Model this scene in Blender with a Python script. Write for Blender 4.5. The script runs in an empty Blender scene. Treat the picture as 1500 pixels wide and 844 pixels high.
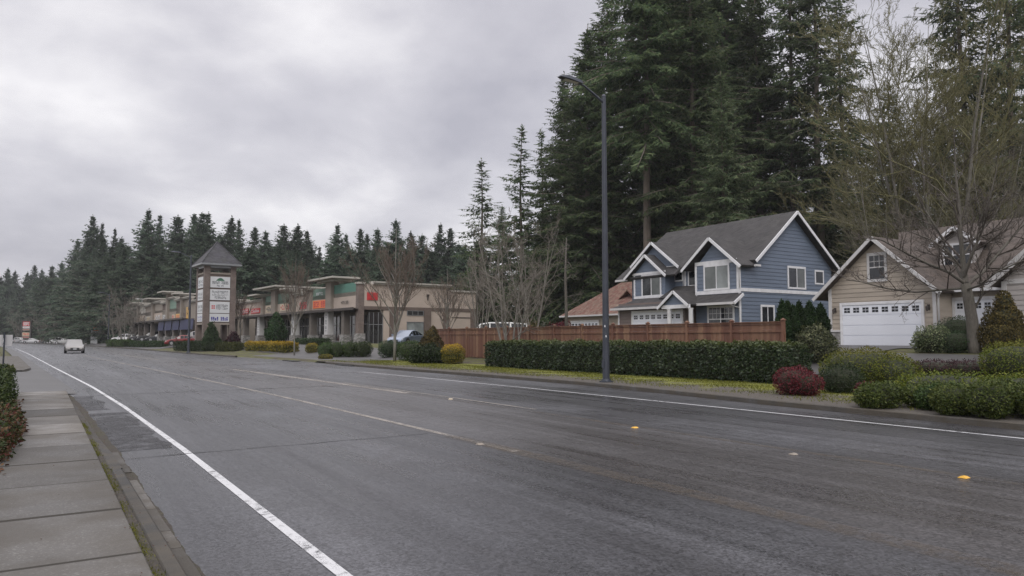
import bpy, math, random
import numpy as np
from mathutils import Vector, Matrix

sc = bpy.context.scene
COL = sc.collection
rad = math.radians

# ------------------------------------------------------------------ camera
F, CX, CY, EYE = 1083.0, 750.0, 422.0, 1.65
TH, PH = math.atan(688 / F), math.atan(73 / F)
_s, _c, _sp, _cp = math.sin(TH), math.cos(TH), math.sin(PH), math.cos(PH)
_fw = Vector((_s * _cp, _c * _cp, _sp)); _rt = Vector((_c, -_s, 0)); _up = Vector((-_s * _sp, -_c * _sp, _cp))
ORI = Vector((0, 0, EYE))
def ray(x, y): return _fw + _rt * ((x - CX) / F) + _up * ((CY - y) / F)
def at_x(x, y, X):
    d = ray(x, y); return ORI + d * (X / d.x)
def at_depth(x, y, D):
    d = ray(x, y); return ORI + d * (D / (d.x * _s + d.y * _c))
cam_d = bpy.data.cameras.new('camera'); cam_d.sensor_width = 36; cam_d.lens = 36 * F / 1500
cam_d.clip_end = 3000; cam_d.clip_start = .05
cam = bpy.data.objects.new('camera', cam_d); COL.objects.link(cam)
cam.location = ORI; cam.rotation_euler = (math.pi / 2 + PH, 0, -TH); sc.camera = cam

# ------------------------------------------------------------------ terrain
def lerp(a, b, t): return a + (b - a) * t
def sst(x, a, b):
    t = min(1, max(0, (x - a) / (b - a))); return t * t * (3 - 2 * t)
OFFU = [-400, 12, 20, 28.7, 48, 90, 138, 190, 260, 330, 420, 900]
OFFV = [0, 0, -.1, -.33, -1.15, -2.85, -5.1, -9.0, -18, -31, -55, -260]
def off(u): return float(np.interp(u, OFFU, OFFV))          # the road bends slightly left as it goes away
KU = [-100, 6, 12, 16, 21, 34, 40, 46, 55, 80, 1000]
KV = [14.85, 14.85, 15.15, 15.7, 16.2, 16.15, 16.2, 16.5, 16.3, 15.4, 15.2]
def kr(u): return float(np.interp(u, KU, KV))               # right kerb
def zt(x, y):
    s = x - off(y)
    if s < -.5: return .08
    if s < kr(y) + .07: return -.06
    w = sst(y, 50, 75)
    a, b = lerp(20, 16.5, w), lerp(35, 25.5, w)
    return .12 + lerp(1.13, .95, w) * sst(s, a, b) + 3.0 * sst(s, 60, 160)
def GT(px, py, lift=0):
    d = ray(px, py); t = 3.0
    for _ in range(4000):
        p = ORI + d * t
        if p.z <= max(zt(p.x, p.y), 0) + lift: return Vector((p.x, p.y, zt(p.x, p.y)))
        t += max(.02, t * .002)
    return p

# ------------------------------------------------------------------ mesh helper
class MB:
    def __init__(self, o=(0, 0, 0)): self.v = []; self.f = []; self.o = o
    def add(self, vs, fs):
        n = len(self.v); o = self.o
        self.v += [(a[0] - o[0], a[1] - o[1], a[2] - o[2]) for a in vs]
        self.f += [tuple(i + n for i in f) for f in fs]; return self
    def poly(self, pts): return self.add(pts, [tuple(range(len(pts)))])
    def box(self, x0, x1, y0, y1, z0, z1):
        return self.add([(x0, y0, z0), (x1, y0, z0), (x1, y1, z0), (x0, y1, z0), (x0, y0, z1), (x1, y0, z1), (x1, y1, z1), (x0, y1, z1)],
                        [(3, 2, 1, 0), (4, 5, 6, 7), (0, 1, 5, 4), (1, 2, 6, 5), (2, 3, 7, 6), (3, 0, 4, 7)])
    def prism(self, pts, vec):
        n = len(pts); p = [Vector(a) for a in pts]; q = [a + Vector(vec) for a in p]
        return self.add(p + q, [tuple(range(n)), tuple(range(2 * n - 1, n - 1, -1))] + [(i, n + i, n + (i + 1) % n, (i + 1) % n) for i in range(n)])
    def slab(self, pts, t=.14):
        p = [Vector(a) for a in pts]; n = (p[1] - p[0]).cross(p[2] - p[0]).normalized()
        if n.z < 0: n = -n
        return self.prism(p, -n * t)
    def bar(self, p, q, w, h, up=(0, 0, 1)):
        p, q = Vector(p), Vector(q); d = (q - p).normalized(); s = d.cross(Vector(up)).normalized() * w / 2; u = s.cross(d).normalized() * h / 2
        return self.add([p - s - u, p + s - u, p + s + u, p - s + u, q - s - u, q + s - u, q + s + u, q - s + u],
                        [(3, 2, 1, 0), (4, 5, 6, 7), (0, 1, 5, 4), (1, 2, 6, 5), (2, 3, 7, 6), (3, 0, 4, 7)])
    def tube(self, pts, rs, n=8, cap=True):
        pts = [Vector(p) for p in pts]; vs = []; m = len(pts)
        if not hasattr(rs, '__len__'): rs = [rs] * m
        for i, p in enumerate(pts):
            d = (pts[min(i + 1, m - 1)] - pts[max(i - 1, 0)]).normalized()
            a = d.cross(Vector((.31, .22, .93)) if abs(d.z) < .9 else Vector((1, .1, 0))).normalized(); b = d.cross(a)
            vs += [p + (a * math.cos(6.2832 * k / n) + b * math.sin(6.2832 * k / n)) * rs[i] for k in range(n)]
        fs = [(i * n + k, i * n + (k + 1) % n, (i + 1) * n + (k + 1) % n, (i + 1) * n + k) for i in range(m - 1) for k in range(n)]
        if cap: fs += [tuple(range(n - 1, -1, -1)), tuple(range((m - 1) * n, m * n))]
        return self.add(vs, fs)
    def each(self, name, m, parent=None):
        for i in range(0, len(self.v), 8):
            b = MB(); b.add(self.v[i:i + 8], [(3, 2, 1, 0), (4, 5, 6, 7), (0, 1, 5, 4), (1, 2, 6, 5), (2, 3, 7, 6), (3, 0, 4, 7)]); r = b.build(name, m, parent)
        return r
    def build(self, name, m, parent=None, smooth=False, sharp=None, kind=None):
        me = bpy.data.meshes.new(name); me.from_pydata([tuple(a) for a in self.v], [], self.f); me.materials.append(m); me.update()
        if smooth:
            me.shade_smooth()
            if sharp: me.set_sharp_from_angle(angle=rad(sharp))
        return link(name, me, parent, kind)

def link(name, me, parent=None, kind=None):
    o = bpy.data.objects.new(name, me); COL.objects.link(o)
    if parent: o.parent = parent
    if kind: o['kind'] = kind
    return o
def npmesh(name, V, faces_n, m):
    """V (n,k,3) array: n separate k-gons"""
    n, k, _ = V.shape
    me = bpy.data.meshes.new(name); me.vertices.add(n * k); me.vertices.foreach_set('co', V.reshape(-1).astype(np.float32))
    me.loops.add(n * k); me.loops.foreach_set('vertex_index', np.arange(n * k, dtype=np.int32))
    me.polygons.add(n); me.polygons.foreach_set('loop_start', np.arange(0, n * k, k, dtype=np.int32))
    me.update(calc_edges=True); me.materials.append(m); return me
def tag(o, label, cat, group=None):
    o['label'] = label; o['category'] = cat
    if group: o['group'] = group
    return o
def thing(name, loc, label, cat, group=None, rz=0):
    o = bpy.data.objects.new(name, None); COL.objects.link(o); o.location = loc; o.rotation_euler = (0, 0, rz); o.empty_display_size = .3
    return tag(o, label, cat, group)
def dup(root, loc, rz, label, scale=(1, 1, 1), group=None):
    r = root.copy(); COL.objects.link(r); r.location = loc; r.rotation_euler = (0, 0, rz); r.scale = scale; r['label'] = label
    if group: r['group'] = group
    for ch in list(root.children):
        c = ch.copy(); COL.objects.link(c); c.parent = r
        for g in list(ch.children):
            d = g.copy(); COL.objects.link(d); d.parent = c
    return r

# ------------------------------------------------------------------ materials
def srgb(r, g, b):
    return tuple(((c / 255) / 12.92 if c / 255 <= .04045 else ((c / 255 + .055) / 1.055) ** 2.4) for c in (r, g, b)) + (1,)
class NT:
    def __init__(self, name):
        self.m = bpy.data.materials.new(name); self.m.use_nodes = True; self.t = self.m.node_tree
        self.b = self.t.nodes['Principled BSDF']; self.out = self.t.nodes['Material Output']
    def n(self, typ, **k):
        x = self.t.nodes.new('ShaderNode' + typ)
        for a, v in k.items():
            if a.startswith('i_'):
                key = a[2:]; key = int(key) if key.isdigit() else key.replace('_', ' ')
                if hasattr(v, 'is_output'): self.t.links.new(v, x.inputs[key])
                else: x.inputs[key].default_value = v
            else: setattr(x, a, v)
        return x
    def l(self, a, b): self.t.links.new(a, b)
    def math(self, op, a, b=0.0, c=0.0): 
        x = self.n('Math', operation=op)
        for i, v in enumerate((a, b, c)):
            if hasattr(v, 'is_output'): self.l(v, x.inputs[i])
            else: x.inputs[i].default_value = v
        return x.outputs[0]
    def ramp(self, fac, stops):
        x = self.n('ValToRGB'); self.l(fac, x.inputs[0]); e = x.color_ramp.elements
        while len(e) < len(stops): e.new(.5)
        for k, (p, c) in enumerate(stops): e[k].position = p; e[k].color = c if len(c) == 4 else tuple(c) + (1,)
        return x.outputs[0]
    def mix(self, fac, a, b):
        x = self.n('Mix', data_type='RGBA')
        for i, v in ((0, fac), (6, a), (7, b)):
            if hasattr(v, 'is_output'): self.l(v, x.inputs[i])
            else: x.inputs[i].default_value = v
        return x.outputs[2]
    def noise(self, vec, scale, detail=4, rough=.55, dim=None):
        return self.n('TexNoise', i_Vector=vec, i_Scale=scale, i_Detail=detail, i_Roughness=rough).outputs[0]
    def obj(self): return self.n('TexCoord').outputs['Object']
    def pos(self): return self.n('NewGeometry').outputs['Position']
    def scaled(self, vec, s): return self.n('Mapping', i_Vector=vec, i_Scale=s).outputs[0]
    def bump(self, h, strength=.3, dist=.02):
        b = self.n('Bump', i_Height=h, i_Strength=strength, i_Distance=dist); self.l(b.outputs[0], self.b.inputs['Normal'])
    def base(self, c): self.l(c, self.b.inputs['Base Color'])

def col4(c): return tuple(c) + (1,) if len(c) == 3 else c
def mul(c, k): return tuple(x * k for x in c[:3]) + (1,)
def plain(name, c, rough=.6, var=.12, scale=3.0, metal=0.0, spec=.5, bump=0.0):
    t = NT(name); c = col4(c)
    f = t.noise(t.pos(), scale, 5)
    t.base(t.ramp(f, [(.3, mul(c, 1 - var)), (.7, mul(c, 1 + var))]))
    t.b.inputs['Roughness'].default_value = rough; t.b.inputs['Metallic'].default_value = metal; t.b.inputs['Specular IOR Level'].default_value = spec
    if bump: t.bump(t.noise(t.pos(), scale * 12, 4), bump, .01)
    return t.m
def siding(name, c, pitch=.22):
    t = NT(name); c = col4(c); p = t.pos(); z = t.n('SeparateXYZ', i_0=p).outputs[2]
    fr = t.math('FRACT', t.math('MULTIPLY', z, 1 / pitch))
    rowid = t.math('FLOOR', t.math('MULTIPLY', z, 1 / pitch))
    w = t.n('TexWhiteNoise', noise_dimensions='1D', i_W=rowid).outputs[0]
    f = t.noise(t.scaled(p, (1, 1, 4)), .8, 5)
    c1 = t.ramp(f, [(.25, mul(c, .84)), (.75, mul(c, 1.12))])
    c2 = t.mix(t.math('MULTIPLY', w, .35), c1, mul(c, .72))
    t.base(c2)
    h = t.math('SUBTRACT', 1.0, fr); t.bump(t.noise(t.scaled(p, (1, 1, 6)), 6, 4), .25, .01); t.b.inputs['Roughness'].default_value = .55
    return t.m
def shingle(name, c, moss=(.07, .075, .03), mossamt=.3, nsc=1.1):
    t = NT(name); c = col4(c); o = t.pos()
    sep = t.n('SeparateXYZ', i_0=o); zz = t.math('MULTIPLY', sep.outputs[2], 7.0)
    row = t.math('FLOOR', zz); fr = t.math('FRACT', zz)
    along = t.math('MULTIPLY', t.math('ADD', sep.outputs[0], sep.outputs[1]), 3.2)
    cell = t.math('FLOOR', t.math('ADD', along, t.math('MULTIPLY', row, .37)))
    w = t.n('TexWhiteNoise', noise_dimensions='2D', i_Vector=t.n('CombineXYZ', i_0=row, i_1=cell).outputs[0]).outputs[0]
    a = t.ramp(w, [(0, mul(c, .72)), (1, mul(c, 1.25))])
    n1 = t.noise(o, nsc, 8, .7); a = t.mix(t.ramp(n1, [(.42, (0, 0, 0)), (.75, (mossamt,) * 3)]), a, col4(moss))
    n2 = t.noise(t.scaled(o, (3, 3, .3)), 1.0, 4); a = t.mix(t.ramp(n2, [(.4, (0, 0, 0)), (.7, (.35,) * 3)]), a, mul(c, .6))
    t.base(a); t.b.inputs['Roughness'].default_value = .85; t.bump(t.math('ADD', t.math('MULTIPLY', fr, -.6), t.noise(o, 25, 3)), .6, .03)
    return t.m
def brickm(name, c1, c2, mortar, sx=1.0):
    t = NT(name); o = t.pos(); s = t.n('SeparateXYZ', i_0=o)
    v = t.n('CombineXYZ', i_0=t.math('ADD', s.outputs[0], s.outputs[1]), i_1=s.outputs[2]).outputs[0]
    b = t.n('TexBrick', i_Vector=v, i_Color1=col4(c1), i_Color2=col4(c2), i_Mortar=col4(mortar), i_Scale=2.2 * sx, i_Mortar_Size=.012)
    n1 = t.noise(o, 1.3, 5); t.base(t.mix(t.ramp(n1, [(.35, (.45,) * 3), (.65, (0, 0, 0))]), b.outputs[0], mul(col4(c1), .65)))
    t.b.inputs['Roughness'].default_value = .85; t.bump(b.outputs[1], -.4, .01); return t.m
def stone(name, c):
    t = NT(name); o = t.pos(); v = t.n('TexVoronoi', i_Vector=t.scaled(o, (1, 1, 2.2)), i_Scale=3.6)
    w = t.n('SeparateColor', i_0=v.outputs['Color']).outputs[0]
    t.base(t.mix(t.ramp(v.outputs[0], [(.45, (0, 0, 0)), (.75, (.6,) * 3)]), t.ramp(w, [(0, mul(c, .55)), (1, mul(c, 1.35))]), mul(c, .4)))
    t.b.inputs['Roughness'].default_value = .85; t.bump(v.outputs[0], -.5, .03); return t.m
def foliage(name, stops, trans=.25, rough=.62, zmix=None, spec=.16):
    """per-leaf colour from the leaf's own random number, per-plant shift from the object's"""
    t = NT(name); g = t.n('NewGeometry'); rnd = g.outputs['Random Per Island']; oi = t.n('ObjectInfo').outputs['Random']
    c = t.ramp(rnd, stops)
    cl = t.noise(t.obj(), 1.1, 3)
    c = t.mix(t.ramp(cl, [(.35, (.45,) * 3), (.6, (0, 0, 0))]), c, mul(col4(stops[0][1]), .75))
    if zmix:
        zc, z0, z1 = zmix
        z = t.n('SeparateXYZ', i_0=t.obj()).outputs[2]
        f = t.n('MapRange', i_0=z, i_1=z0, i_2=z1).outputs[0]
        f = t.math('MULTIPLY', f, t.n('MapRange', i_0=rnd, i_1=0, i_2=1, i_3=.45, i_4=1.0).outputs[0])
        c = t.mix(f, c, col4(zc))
    hs = t.n('HueSaturation', i_Color=c)
    t.l(t.n('MapRange', i_0=oi, i_3=.68, i_4=1.35).outputs[0], hs.inputs['Value'])
    t.l(t.n('MapRange', i_0=oi, i_3=.485, i_4=.515).outputs[0], hs.inputs['Hue'])
    t.base(hs.outputs[0]); t.b.inputs['Roughness'].default_value = rough; t.b.inputs['Specular IOR Level'].default_value = spec
    if trans:
        tr = t.n('BsdfTranslucent'); t.l(hs.outputs[0], tr.inputs[0]); mx = t.n('MixShader', i_0=trans)
        t.l(t.b.outputs[0], mx.inputs[1]); t.l(tr.outputs[0], mx.inputs[2]); t.l(mx.outputs[0], t.out.inputs[0])
    return t.m
def bark(name, c, c2, sz=(6, 6, 1.2)):
    t = NT(name); f = t.noise(t.scaled(t.obj(), sz), 2.0, 6, .7); f2 = t.noise(t.obj(), .9, 3)
    a = t.ramp(f, [(.3, mul(c, .6)), (.7, mul(c, 1.3))]); t.base(t.mix(t.ramp(f2, [(.45, (0, 0, 0)), (.65, (.7,) * 3)]), a, col4(c2)))
    t.b.inputs['Roughness'].default_value = .9; t.bump(f, .6, .03); return t.m
def glass(name, c=(.015, .018, .022), rough=.06):
    t = NT(name); f = t.noise(t.pos(), .8, 3); t.base(t.ramp(f, [(.3, mul(c, .6)), (.7, mul(c, 1.6))]))
    t.b.inputs['Roughness'].default_value = rough; t.b.inputs['Specular IOR Level'].default_value = .6; return t.m

M = {}
M['white'] = plain('white_paint', (.7, .7, .72), .5, .1, 3)
M['whitegrey'] = plain('pale_trim_paint', (.55, .54, .54), .55, .08, 2)
M['door_white'] = plain('white_garage_door', (.76, .78, .84), .4, .03, .7)
M['blue_siding'] = siding('blue_grey_lap_siding', (.142, .177, .238))
M['tan_siding'] = siding('tan_lap_siding', (.4, .345, .285), .22)
M['grey_siding'] = siding('warm_grey_lap_siding', (.42, .39, .375), .22)
M['brown_siding'] = siding('brown_grey_siding', (.19, .15, .135), .2)
M['roof_grey'] = shingle('grey_shingles', (.046, .043, .044), (.095, .09, .085), .55)
M['roof_tan'] = shingle('brown_grey_shingles', (.088, .07, .061), (.08, .056, .036), .4)
M['roof_red'] = shingle('shingles_under_red_needles', (.16, .068, .054), (.3, .27, .2), .9, 2.6)
M['roof_tower'] = shingle('slate_grey_shingles', (.062, .06, .07))
M['stone'] = stone('ledge_stone', (.3, .29, .28))
M['glass'] = glass('dark_window_glass'); M['glass_blind'] = glass('glass_over_grey_blind', (.1, .11, .108), .1); M['glass_car'] = glass('tinted_car_glass', (.012, .014, .016), .12)
M['glass_pale'] = glass('window_with_pale_blind', (.2, .22, .22), .12)
M['glass_shop'] = glass('shop_glass', (.02, .021, .022), .1)
M['brick'] = brickm('brown_brick', (.15, .115, .1), (.2, .155, .135), (.25, .23, .21))
M['column'] = plain('grey_brown_column', (.15, .132, .118), .8, .12, 2)
M['brick_dark'] = brickm('dark_brick', (.13, .095, .08), (.16, .12, .1), (.2, .18, .16))
M['stucco'] = plain('pink_beige_stucco', (.46, .385, .33), .9, .06, 1.2, bump=.15)
M['stucco_grey'] = plain('grey_beige_stucco', (.27, .235, .2), .9, .08, 1.2, bump=.15)
M['stucco_light'] = plain('pale_cornice_stucco', (.42, .4, .36), .85, .08, 1.2)
M['green'] = plain('teal_green_cladding', (.1, .225, .18), .7, .08, 1.5)
M['green_pale'] = plain('pale_green_cladding', (.19, .28, .225), .75, .08, 1.5)
M['dark_trim'] = plain('dark_brown_trim', (.06, .05, .045), .6, .15, 3)
M['dark'] = plain('dark_recess', (.02, .02, .02), .7, .2, 2)
M['blue_awn'] = plain('navy_awning', (.014, .018, .07), .6, .15, 2)
M['sign_white'] = plain('white_sign_face', (.62, .63, .64), .35, .04, 1)
M['ink'] = plain('dark_lettering', (.06, .07, .08), .6, .1, 2)
M['ink_green'] = plain('green_lettering', (.06, .16, .1), .6, .1, 2)
M['ink_blue'] = plain('blue_violet_lettering', (.07, .07, .3), .6, .1, 2)
M['red'] = plain('red_sign_plastic', (.55, .045, .05), .4, .12, 2)
M['orange'] = plain('orange_sign_plastic', (.85, .2, .05), .4, .1, 2)
M['yellow'] = plain('yellow_sign_plastic', (.75, .42, .05), .4, .1, 2)
M['cream'] = plain('cream_sign_plastic', (.6, .5, .36), .4, .1, 2)
M['pole'] = plain('blue_grey_steel', (.052, .058, .074), .45, .15, 2.5, metal=.3)
M['steel'] = plain('galvanised_steel', (.3, .31, .32), .45, .15, 4, metal=.6)
M['tyre'] = plain('tyre_rubber', (.02, .02, .02), .85, .2, 5)
M['rim'] = plain('alloy_rim', (.45, .45, .46), .35, .1, 5, metal=.8)
M['lamp_glass'] = plain('headlamp_lens', (.75, .74, .72), .1, .05, 4)
M['tail'] = plain('tail_lamp_red', (.4, .02, .02), .2, .1, 4)
M['plastic'] = plain('black_plastic', (.025, .025, .027), .55, .1, 4)
M['conc'] = None
def fence_mat():
    t = NT('red_brown_stained_cedar'); p = t.pos(); s = t.n('SeparateXYZ', i_0=p)
    idx = t.math('FLOOR', t.math('DIVIDE', s.outputs[1], .14))
    w = t.n('TexWhiteNoise', noise_dimensions='1D', i_W=idx).outputs[0]
    g = t.noise(t.scaled(p, (6, 14, 1)), 1.5, 6, .65); n2 = t.noise(p, .5, 4)
    a = t.ramp(w, [(0, (.125, .055, .036)), (.6, (.175, .082, .052)), (1, (.26, .15, .09))])
    a = t.mix(t.ramp(g, [(.4, (0, 0, 0)), (.75, (.5,) * 3)]), a, (.09, .04, .026, 1))
    a = t.mix(t.ramp(n2, [(.5, (0, 0, 0)), (.7, (.45,) * 3)]), a, (.27, .17, .1, 1))
    t.base(a); t.b.inputs['Roughness'].default_value = .75; t.bump(g, .3, .01); return t.m
M['fence'] = fence_mat()

# ground-like materials
def road_mat():
    t = NT('damp_asphalt'); p = t.pos(); s = t.n('SeparateXYZ', i_0=p)
    gv = t.n('SeparateColor', i_0=t.n('TexVoronoi', i_Vector=p, i_Scale=52).outputs['Color']).outputs[0]
    fine = t.noise(p, 30, 5, .8); broad = t.noise(p, .2, 5, .6); med = t.noise(p, 2.2, 6, .7)
    streak = t.noise(t.scaled(p, (.9, .04, 1)), .9, 4, .55); streak2 = t.noise(t.scaled(p, (3.0, .1, 1)), 1.4, 3, .6)
    a = t.mix(t.ramp(streak, [(.42, (0, 0, 0)), (.62, (1, 1, 1))]), (.044, .0435, .048, 1), (.084, .0835, .092, 1))
    a = t.mix(t.ramp(broad, [(.4, (.8,) * 3), (.54, (0, 0, 0))]), a, (.042, .041, .045, 1))
    a = t.mix(t.ramp(med, [(.36, (.55,) * 3), (.52, (0, 0, 0))]), a, (.044, .042, .046, 1))
    lane = t.n('MapRange', i_0=s.outputs[0], i_1=5.5, i_2=6.2).outputs[0]; lane2 = t.n('MapRange', i_0=s.outputs[0], i_1=9.6, i_2=8.9).outputs[0]
    a = t.mix(t.math('MULTIPLY', t.math('MULTIPLY', lane, lane2), .35), a, (.074, .063, .057, 1))
    g = t.math('ADD', t.math('MULTIPLY', gv, .5), t.math('MULTIPLY', fine, 1.0))
    hs = t.n('HueSaturation', i_Color=a); t.l(t.n('MapRange', i_0=g, i_1=.4, i_2=1.1, i_3=.3, i_4=1.75).outputs[0], hs.inputs['Value']); t.base(hs.outputs[0])
    r = t.ramp(t.math('ADD', t.math('MULTIPLY', streak2, .55), t.math('MULTIPLY', broad, .45)), [(.38, (.2,) * 3), (.62, (.5,) * 3)])
    t.l(r, t.b.inputs['Roughness']); t.b.inputs['Specular IOR Level'].default_value = .5
    t.bump(t.math('ADD', gv, fine), .4, .006); return t.m
M['road'] = road_mat(); M['patch'] = None
def lot_mat():
    t = NT('parking_asphalt'); p = t.pos(); f = t.noise(p, 60, 3, .7); b = t.noise(p, .35, 5)
    a = t.ramp(f, [(.3, (.06, .058, .058)), (.7, (.11, .105, .103))]); t.base(t.mix(t.ramp(b, [(.4, (.5,) * 3), (.6, (0, 0, 0))]), a, (.055, .052, .05, 1)))
    t.b.inputs['Roughness'].default_value = .5; t.bump(f, .3, .006); return t.m
M['lot'] = lot_mat()
def conc_mat(name='sidewalk_concrete', k=1.0):
    t = NT(name); p = t.pos(); rnd = t.n('NewGeometry').outputs['Random Per Island']
    g = t.noise(p, 110, 4, .75); b = t.noise(p, 1.2, 6, .6); v = t.n('TexVoronoi', i_Vector=p, i_Scale=70).outputs['Color']; vv = t.n('SeparateColor', i_0=v).outputs[0]
    a = t.ramp(rnd, [(0, (.105 * k, .1 * k, .096 * k)), (.65, (.16 * k, .154 * k, .148 * k)), (.85, (.2 * k, .193 * k, .186 * k)), (1, (.33 * k, .32 * k, .31 * k))])
    a = t.mix(t.ramp(g, [(.4, (.55,) * 3), (.65, (0, 0, 0))]), a, (.1 * k, .093 * k, .087 * k, 1))
    a = t.mix(t.ramp(vv, [(.75, (0, 0, 0)), (1, (.5,) * 3)]), a, (.33 * k, .32 * k, .3 * k, 1))
    a = t.mix(t.ramp(b, [(.4, (.8,) * 3), (.58, (0, 0, 0))]), a, (.085 * k, .076 * k, .066 * k, 1)); b2 = t.noise(t.scaled(p, (1, 1, 1)), .45, 5, .6); a = t.mix(t.ramp(b2, [(.45, (0, 0, 0)), (.6, (.5,) * 3)]), a, (.1 * k, .086 * k, .068 * k, 1))
    x = t.n('SeparateXYZ', i_0=p).outputs[0]
    edge = t.math('MULTIPLY', t.n('MapRange', i_0=x, i_1=.35, i_2=.68).outputs[0], t.ramp(t.noise(p, 2.5, 5), [(.35, (0, 0, 0)), (.6, (.8,) * 3)]))
    edge2 = t.math('MULTIPLY', t.n('MapRange', i_0=x, i_1=-.1, i_2=-.42).outputs[0], t.ramp(t.noise(p, 1.8, 6, .65), [(.38, (0, 0, 0)), (.6, (.9,) * 3)]))
    a = t.mix(edge, a, (.075, .062, .045, 1)); a = t.mix(edge2, a, (.06, .05, .035, 1))
    hs = t.n('HueSaturation', i_Color=a); t.l(t.n('MapRange', i_0=rnd, i_3=.52, i_4=1.32).outputs[0], hs.inputs['Value']); a = hs.outputs[0]
    yy = t.n('SeparateXYZ', i_0=p).outputs[1]; fr = t.math('FRACT', t.math('DIVIDE', t.math('ADD', yy, 8.4), 1.6)); dj = t.math('MINIMUM', fr, t.math('SUBTRACT', 1.0, fr))
    if k == 1.0: a = t.mix(t.n('MapRange', i_0=dj, i_1=.022, i_2=.012).outputs[0], a, (.035, .03, .024, 1))
    t.base(a); t.b.inputs['Roughness'].default_value = .7; t.bump(t.math('ADD', g, vv), .4, .006); return t.m
M['conc'] = conc_mat(); M['kerb'] = conc_mat('kerb_concrete', .62); M['slab'] = conc_mat('apron_concrete', .9)
M['kerb_dark'] = conc_mat('dark_damp_kerb', .3); M['pan'] = conc_mat('gutter_pan_concrete', 1.15)
def ground_mat():
    t = NT('mossy_soil'); p = t.pos(); n1 = t.noise(p, .6, 6, .6); n2 = t.noise(p, 9, 5, .7); n3 = t.noise(p, 2.2, 4)
    a = t.ramp(n2, [(.3, (.035, .028, .02)), (.7, (.085, .068, .05))])
    g = t.ramp(n2, [(.3, (.055, .06, .015)), (.55, (.1, .105, .026)), (.75, (.15, .15, .04))])
    a = t.mix(t.ramp(n1, [(.4, (0, 0, 0)), (.55, (.9,) * 3)]), a, g)
    t.base(a); t.b.inputs['Roughness'].default_value = .95; t.bump(n2, .7, .04); return t.m
M['ground'] = ground_mat()
def verge_mat():
    t = NT('mossy_verge'); p = t.pos(); at = t.n('Attribute', attribute_name='edge').outputs['Fac']
    n1 = t.noise(p, 1.1, 6, .65); n2 = t.noise(p, 14, 5, .7)
    dirt = t.ramp(n2, [(.3, (.05, .043, .036)), (.7, (.12, .105, .09))])
    moss = t.ramp(n2, [(.28, (.07, .075, .012)), (.5, (.15, .155, .022)), (.75, (.24, .23, .04))])
    k = t.math('ADD', t.math('ADD', at, .14), t.math('MULTIPLY', t.math('SUBTRACT', n1, .5), 1.5))
    a = t.mix(t.ramp(k, [(.42, (0, 0, 0)), (.6, (1, 1, 1))]), dirt, moss)
    t.base(a); t.b.inputs['Roughness'].default_value = .95; t.bump(n2, .6, .03); return t.m
M['verge'] = verge_mat()
def paint_mat(name, c, wear0, wear1, sc_=9.0):
    t = NT(name); p = t.pos(); n1 = t.noise(p, sc_, 6, .7); n2 = t.noise(p, .5, 4); n3 = t.noise(p, 120, 2)
    f = t.math('ADD', t.math('MULTIPLY', n1, .6), t.math('MULTIPLY', n2, .4))
    f = t.math('ADD', f, t.math('MULTIPLY', t.math('SUBTRACT', n3, .5), .3))
    k = t.ramp(f, [(wear0, (0, 0, 0)), (wear1, (1, 1, 1))]); t.base(t.ramp(n3, [(.3, mul(c, .8)), (.7, mul(c, 1.1))])); t.b.inputs['Roughness'].default_value = .6
    tr = t.n('BsdfTransparent'); mx = t.n('MixShader'); t.l(k, mx.inputs[0]); t.l(tr.outputs[0], mx.inputs[1]); t.l(t.b.outputs[0], mx.inputs[2]); t.l(mx.outputs[0], t.out.inputs[0])
    return t.m
M['line'] = paint_mat('white_road_paint', (.58, .58, .59), .36, .47)
M['line_worn'] = paint_mat('worn_lane_paint', (.3, .27, .24), .36, .56)
M['patch'] = paint_mat('dark_asphalt_patch', (.034, .033, .036), .4, .62, 2.6)
M['line_brown'] = paint_mat('rusty_lane_stain', (.125, .098, .072), .38, .85)
M['seal'] = paint_mat('tar_crack_filler', (.02, .02, .02), .3, .5, 3.0)

def soil_mat():
    t = NT('damp_soil'); n2 = t.noise(t.pos(), 16, 5, .7); n1 = t.noise(t.pos(), 3, 4)
    t.base(t.mix(t.ramp(n1, [(.45, (0, 0, 0)), (.65, (.6,) * 3)]), t.ramp(n2, [(.3, (.028, .023, .018)), (.7, (.075, .062, .05))]), (.06, .06, .025, 1)))
    t.b.inputs['Roughness'].default_value = .9; t.bump(n2, .8, .03); return t.m
M['soil'] = soil_mat()
# foliage
M['fir'] = foliage('fir_needles', [(0, (.05, .08, .038)), (.5, (.1, .142, .07)), (1, (.19, .228, .108))], .5, .65, spec=.15)
M['fir2'] = foliage('fir_needles_grey_green', [(0, (.06, .085, .045)), (.5, (.112, .15, .08)), (1, (.21, .24, .125))], .5, .65, spec=.15)
M['fir_far'] = foliage('hazed_far_fir_needles', [(0, (.055, .088, .06)), (.5, (.1, .145, .092)), (1, (.16, .21, .13))], .5, .65, spec=.25)  # some distance haze is put into this needle colour
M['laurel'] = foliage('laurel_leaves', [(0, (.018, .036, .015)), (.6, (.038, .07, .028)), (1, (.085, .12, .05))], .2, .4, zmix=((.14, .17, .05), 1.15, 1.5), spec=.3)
M['box'] = foliage('clipped_box_leaves', [(0, (.025, .048, .014)), (.6, (.052, .09, .025)), (1, (.105, .14, .04))], .2, .5)
M['olive'] = foliage('olive_azalea_leaves', [(0, (.05, .075, .01)), (.5, (.11, .13, .018)), (1, (.19, .19, .03))], .2, .55, zmix=((.16, .13, .022), .8, 1.4))
M['juniper'] = foliage('light_green_leaves', [(0, (.034, .048, .011)), (.6, (.074, .09, .022)), (1, (.135, .14, .036))], .2, .5)
M['redleaf'] = foliage('burgundy_leaves', [(0, (.05, .008, .012)), (.5, (.125, .017, .026)), (1, (.23, .045, .05))], .2, .5)
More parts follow.
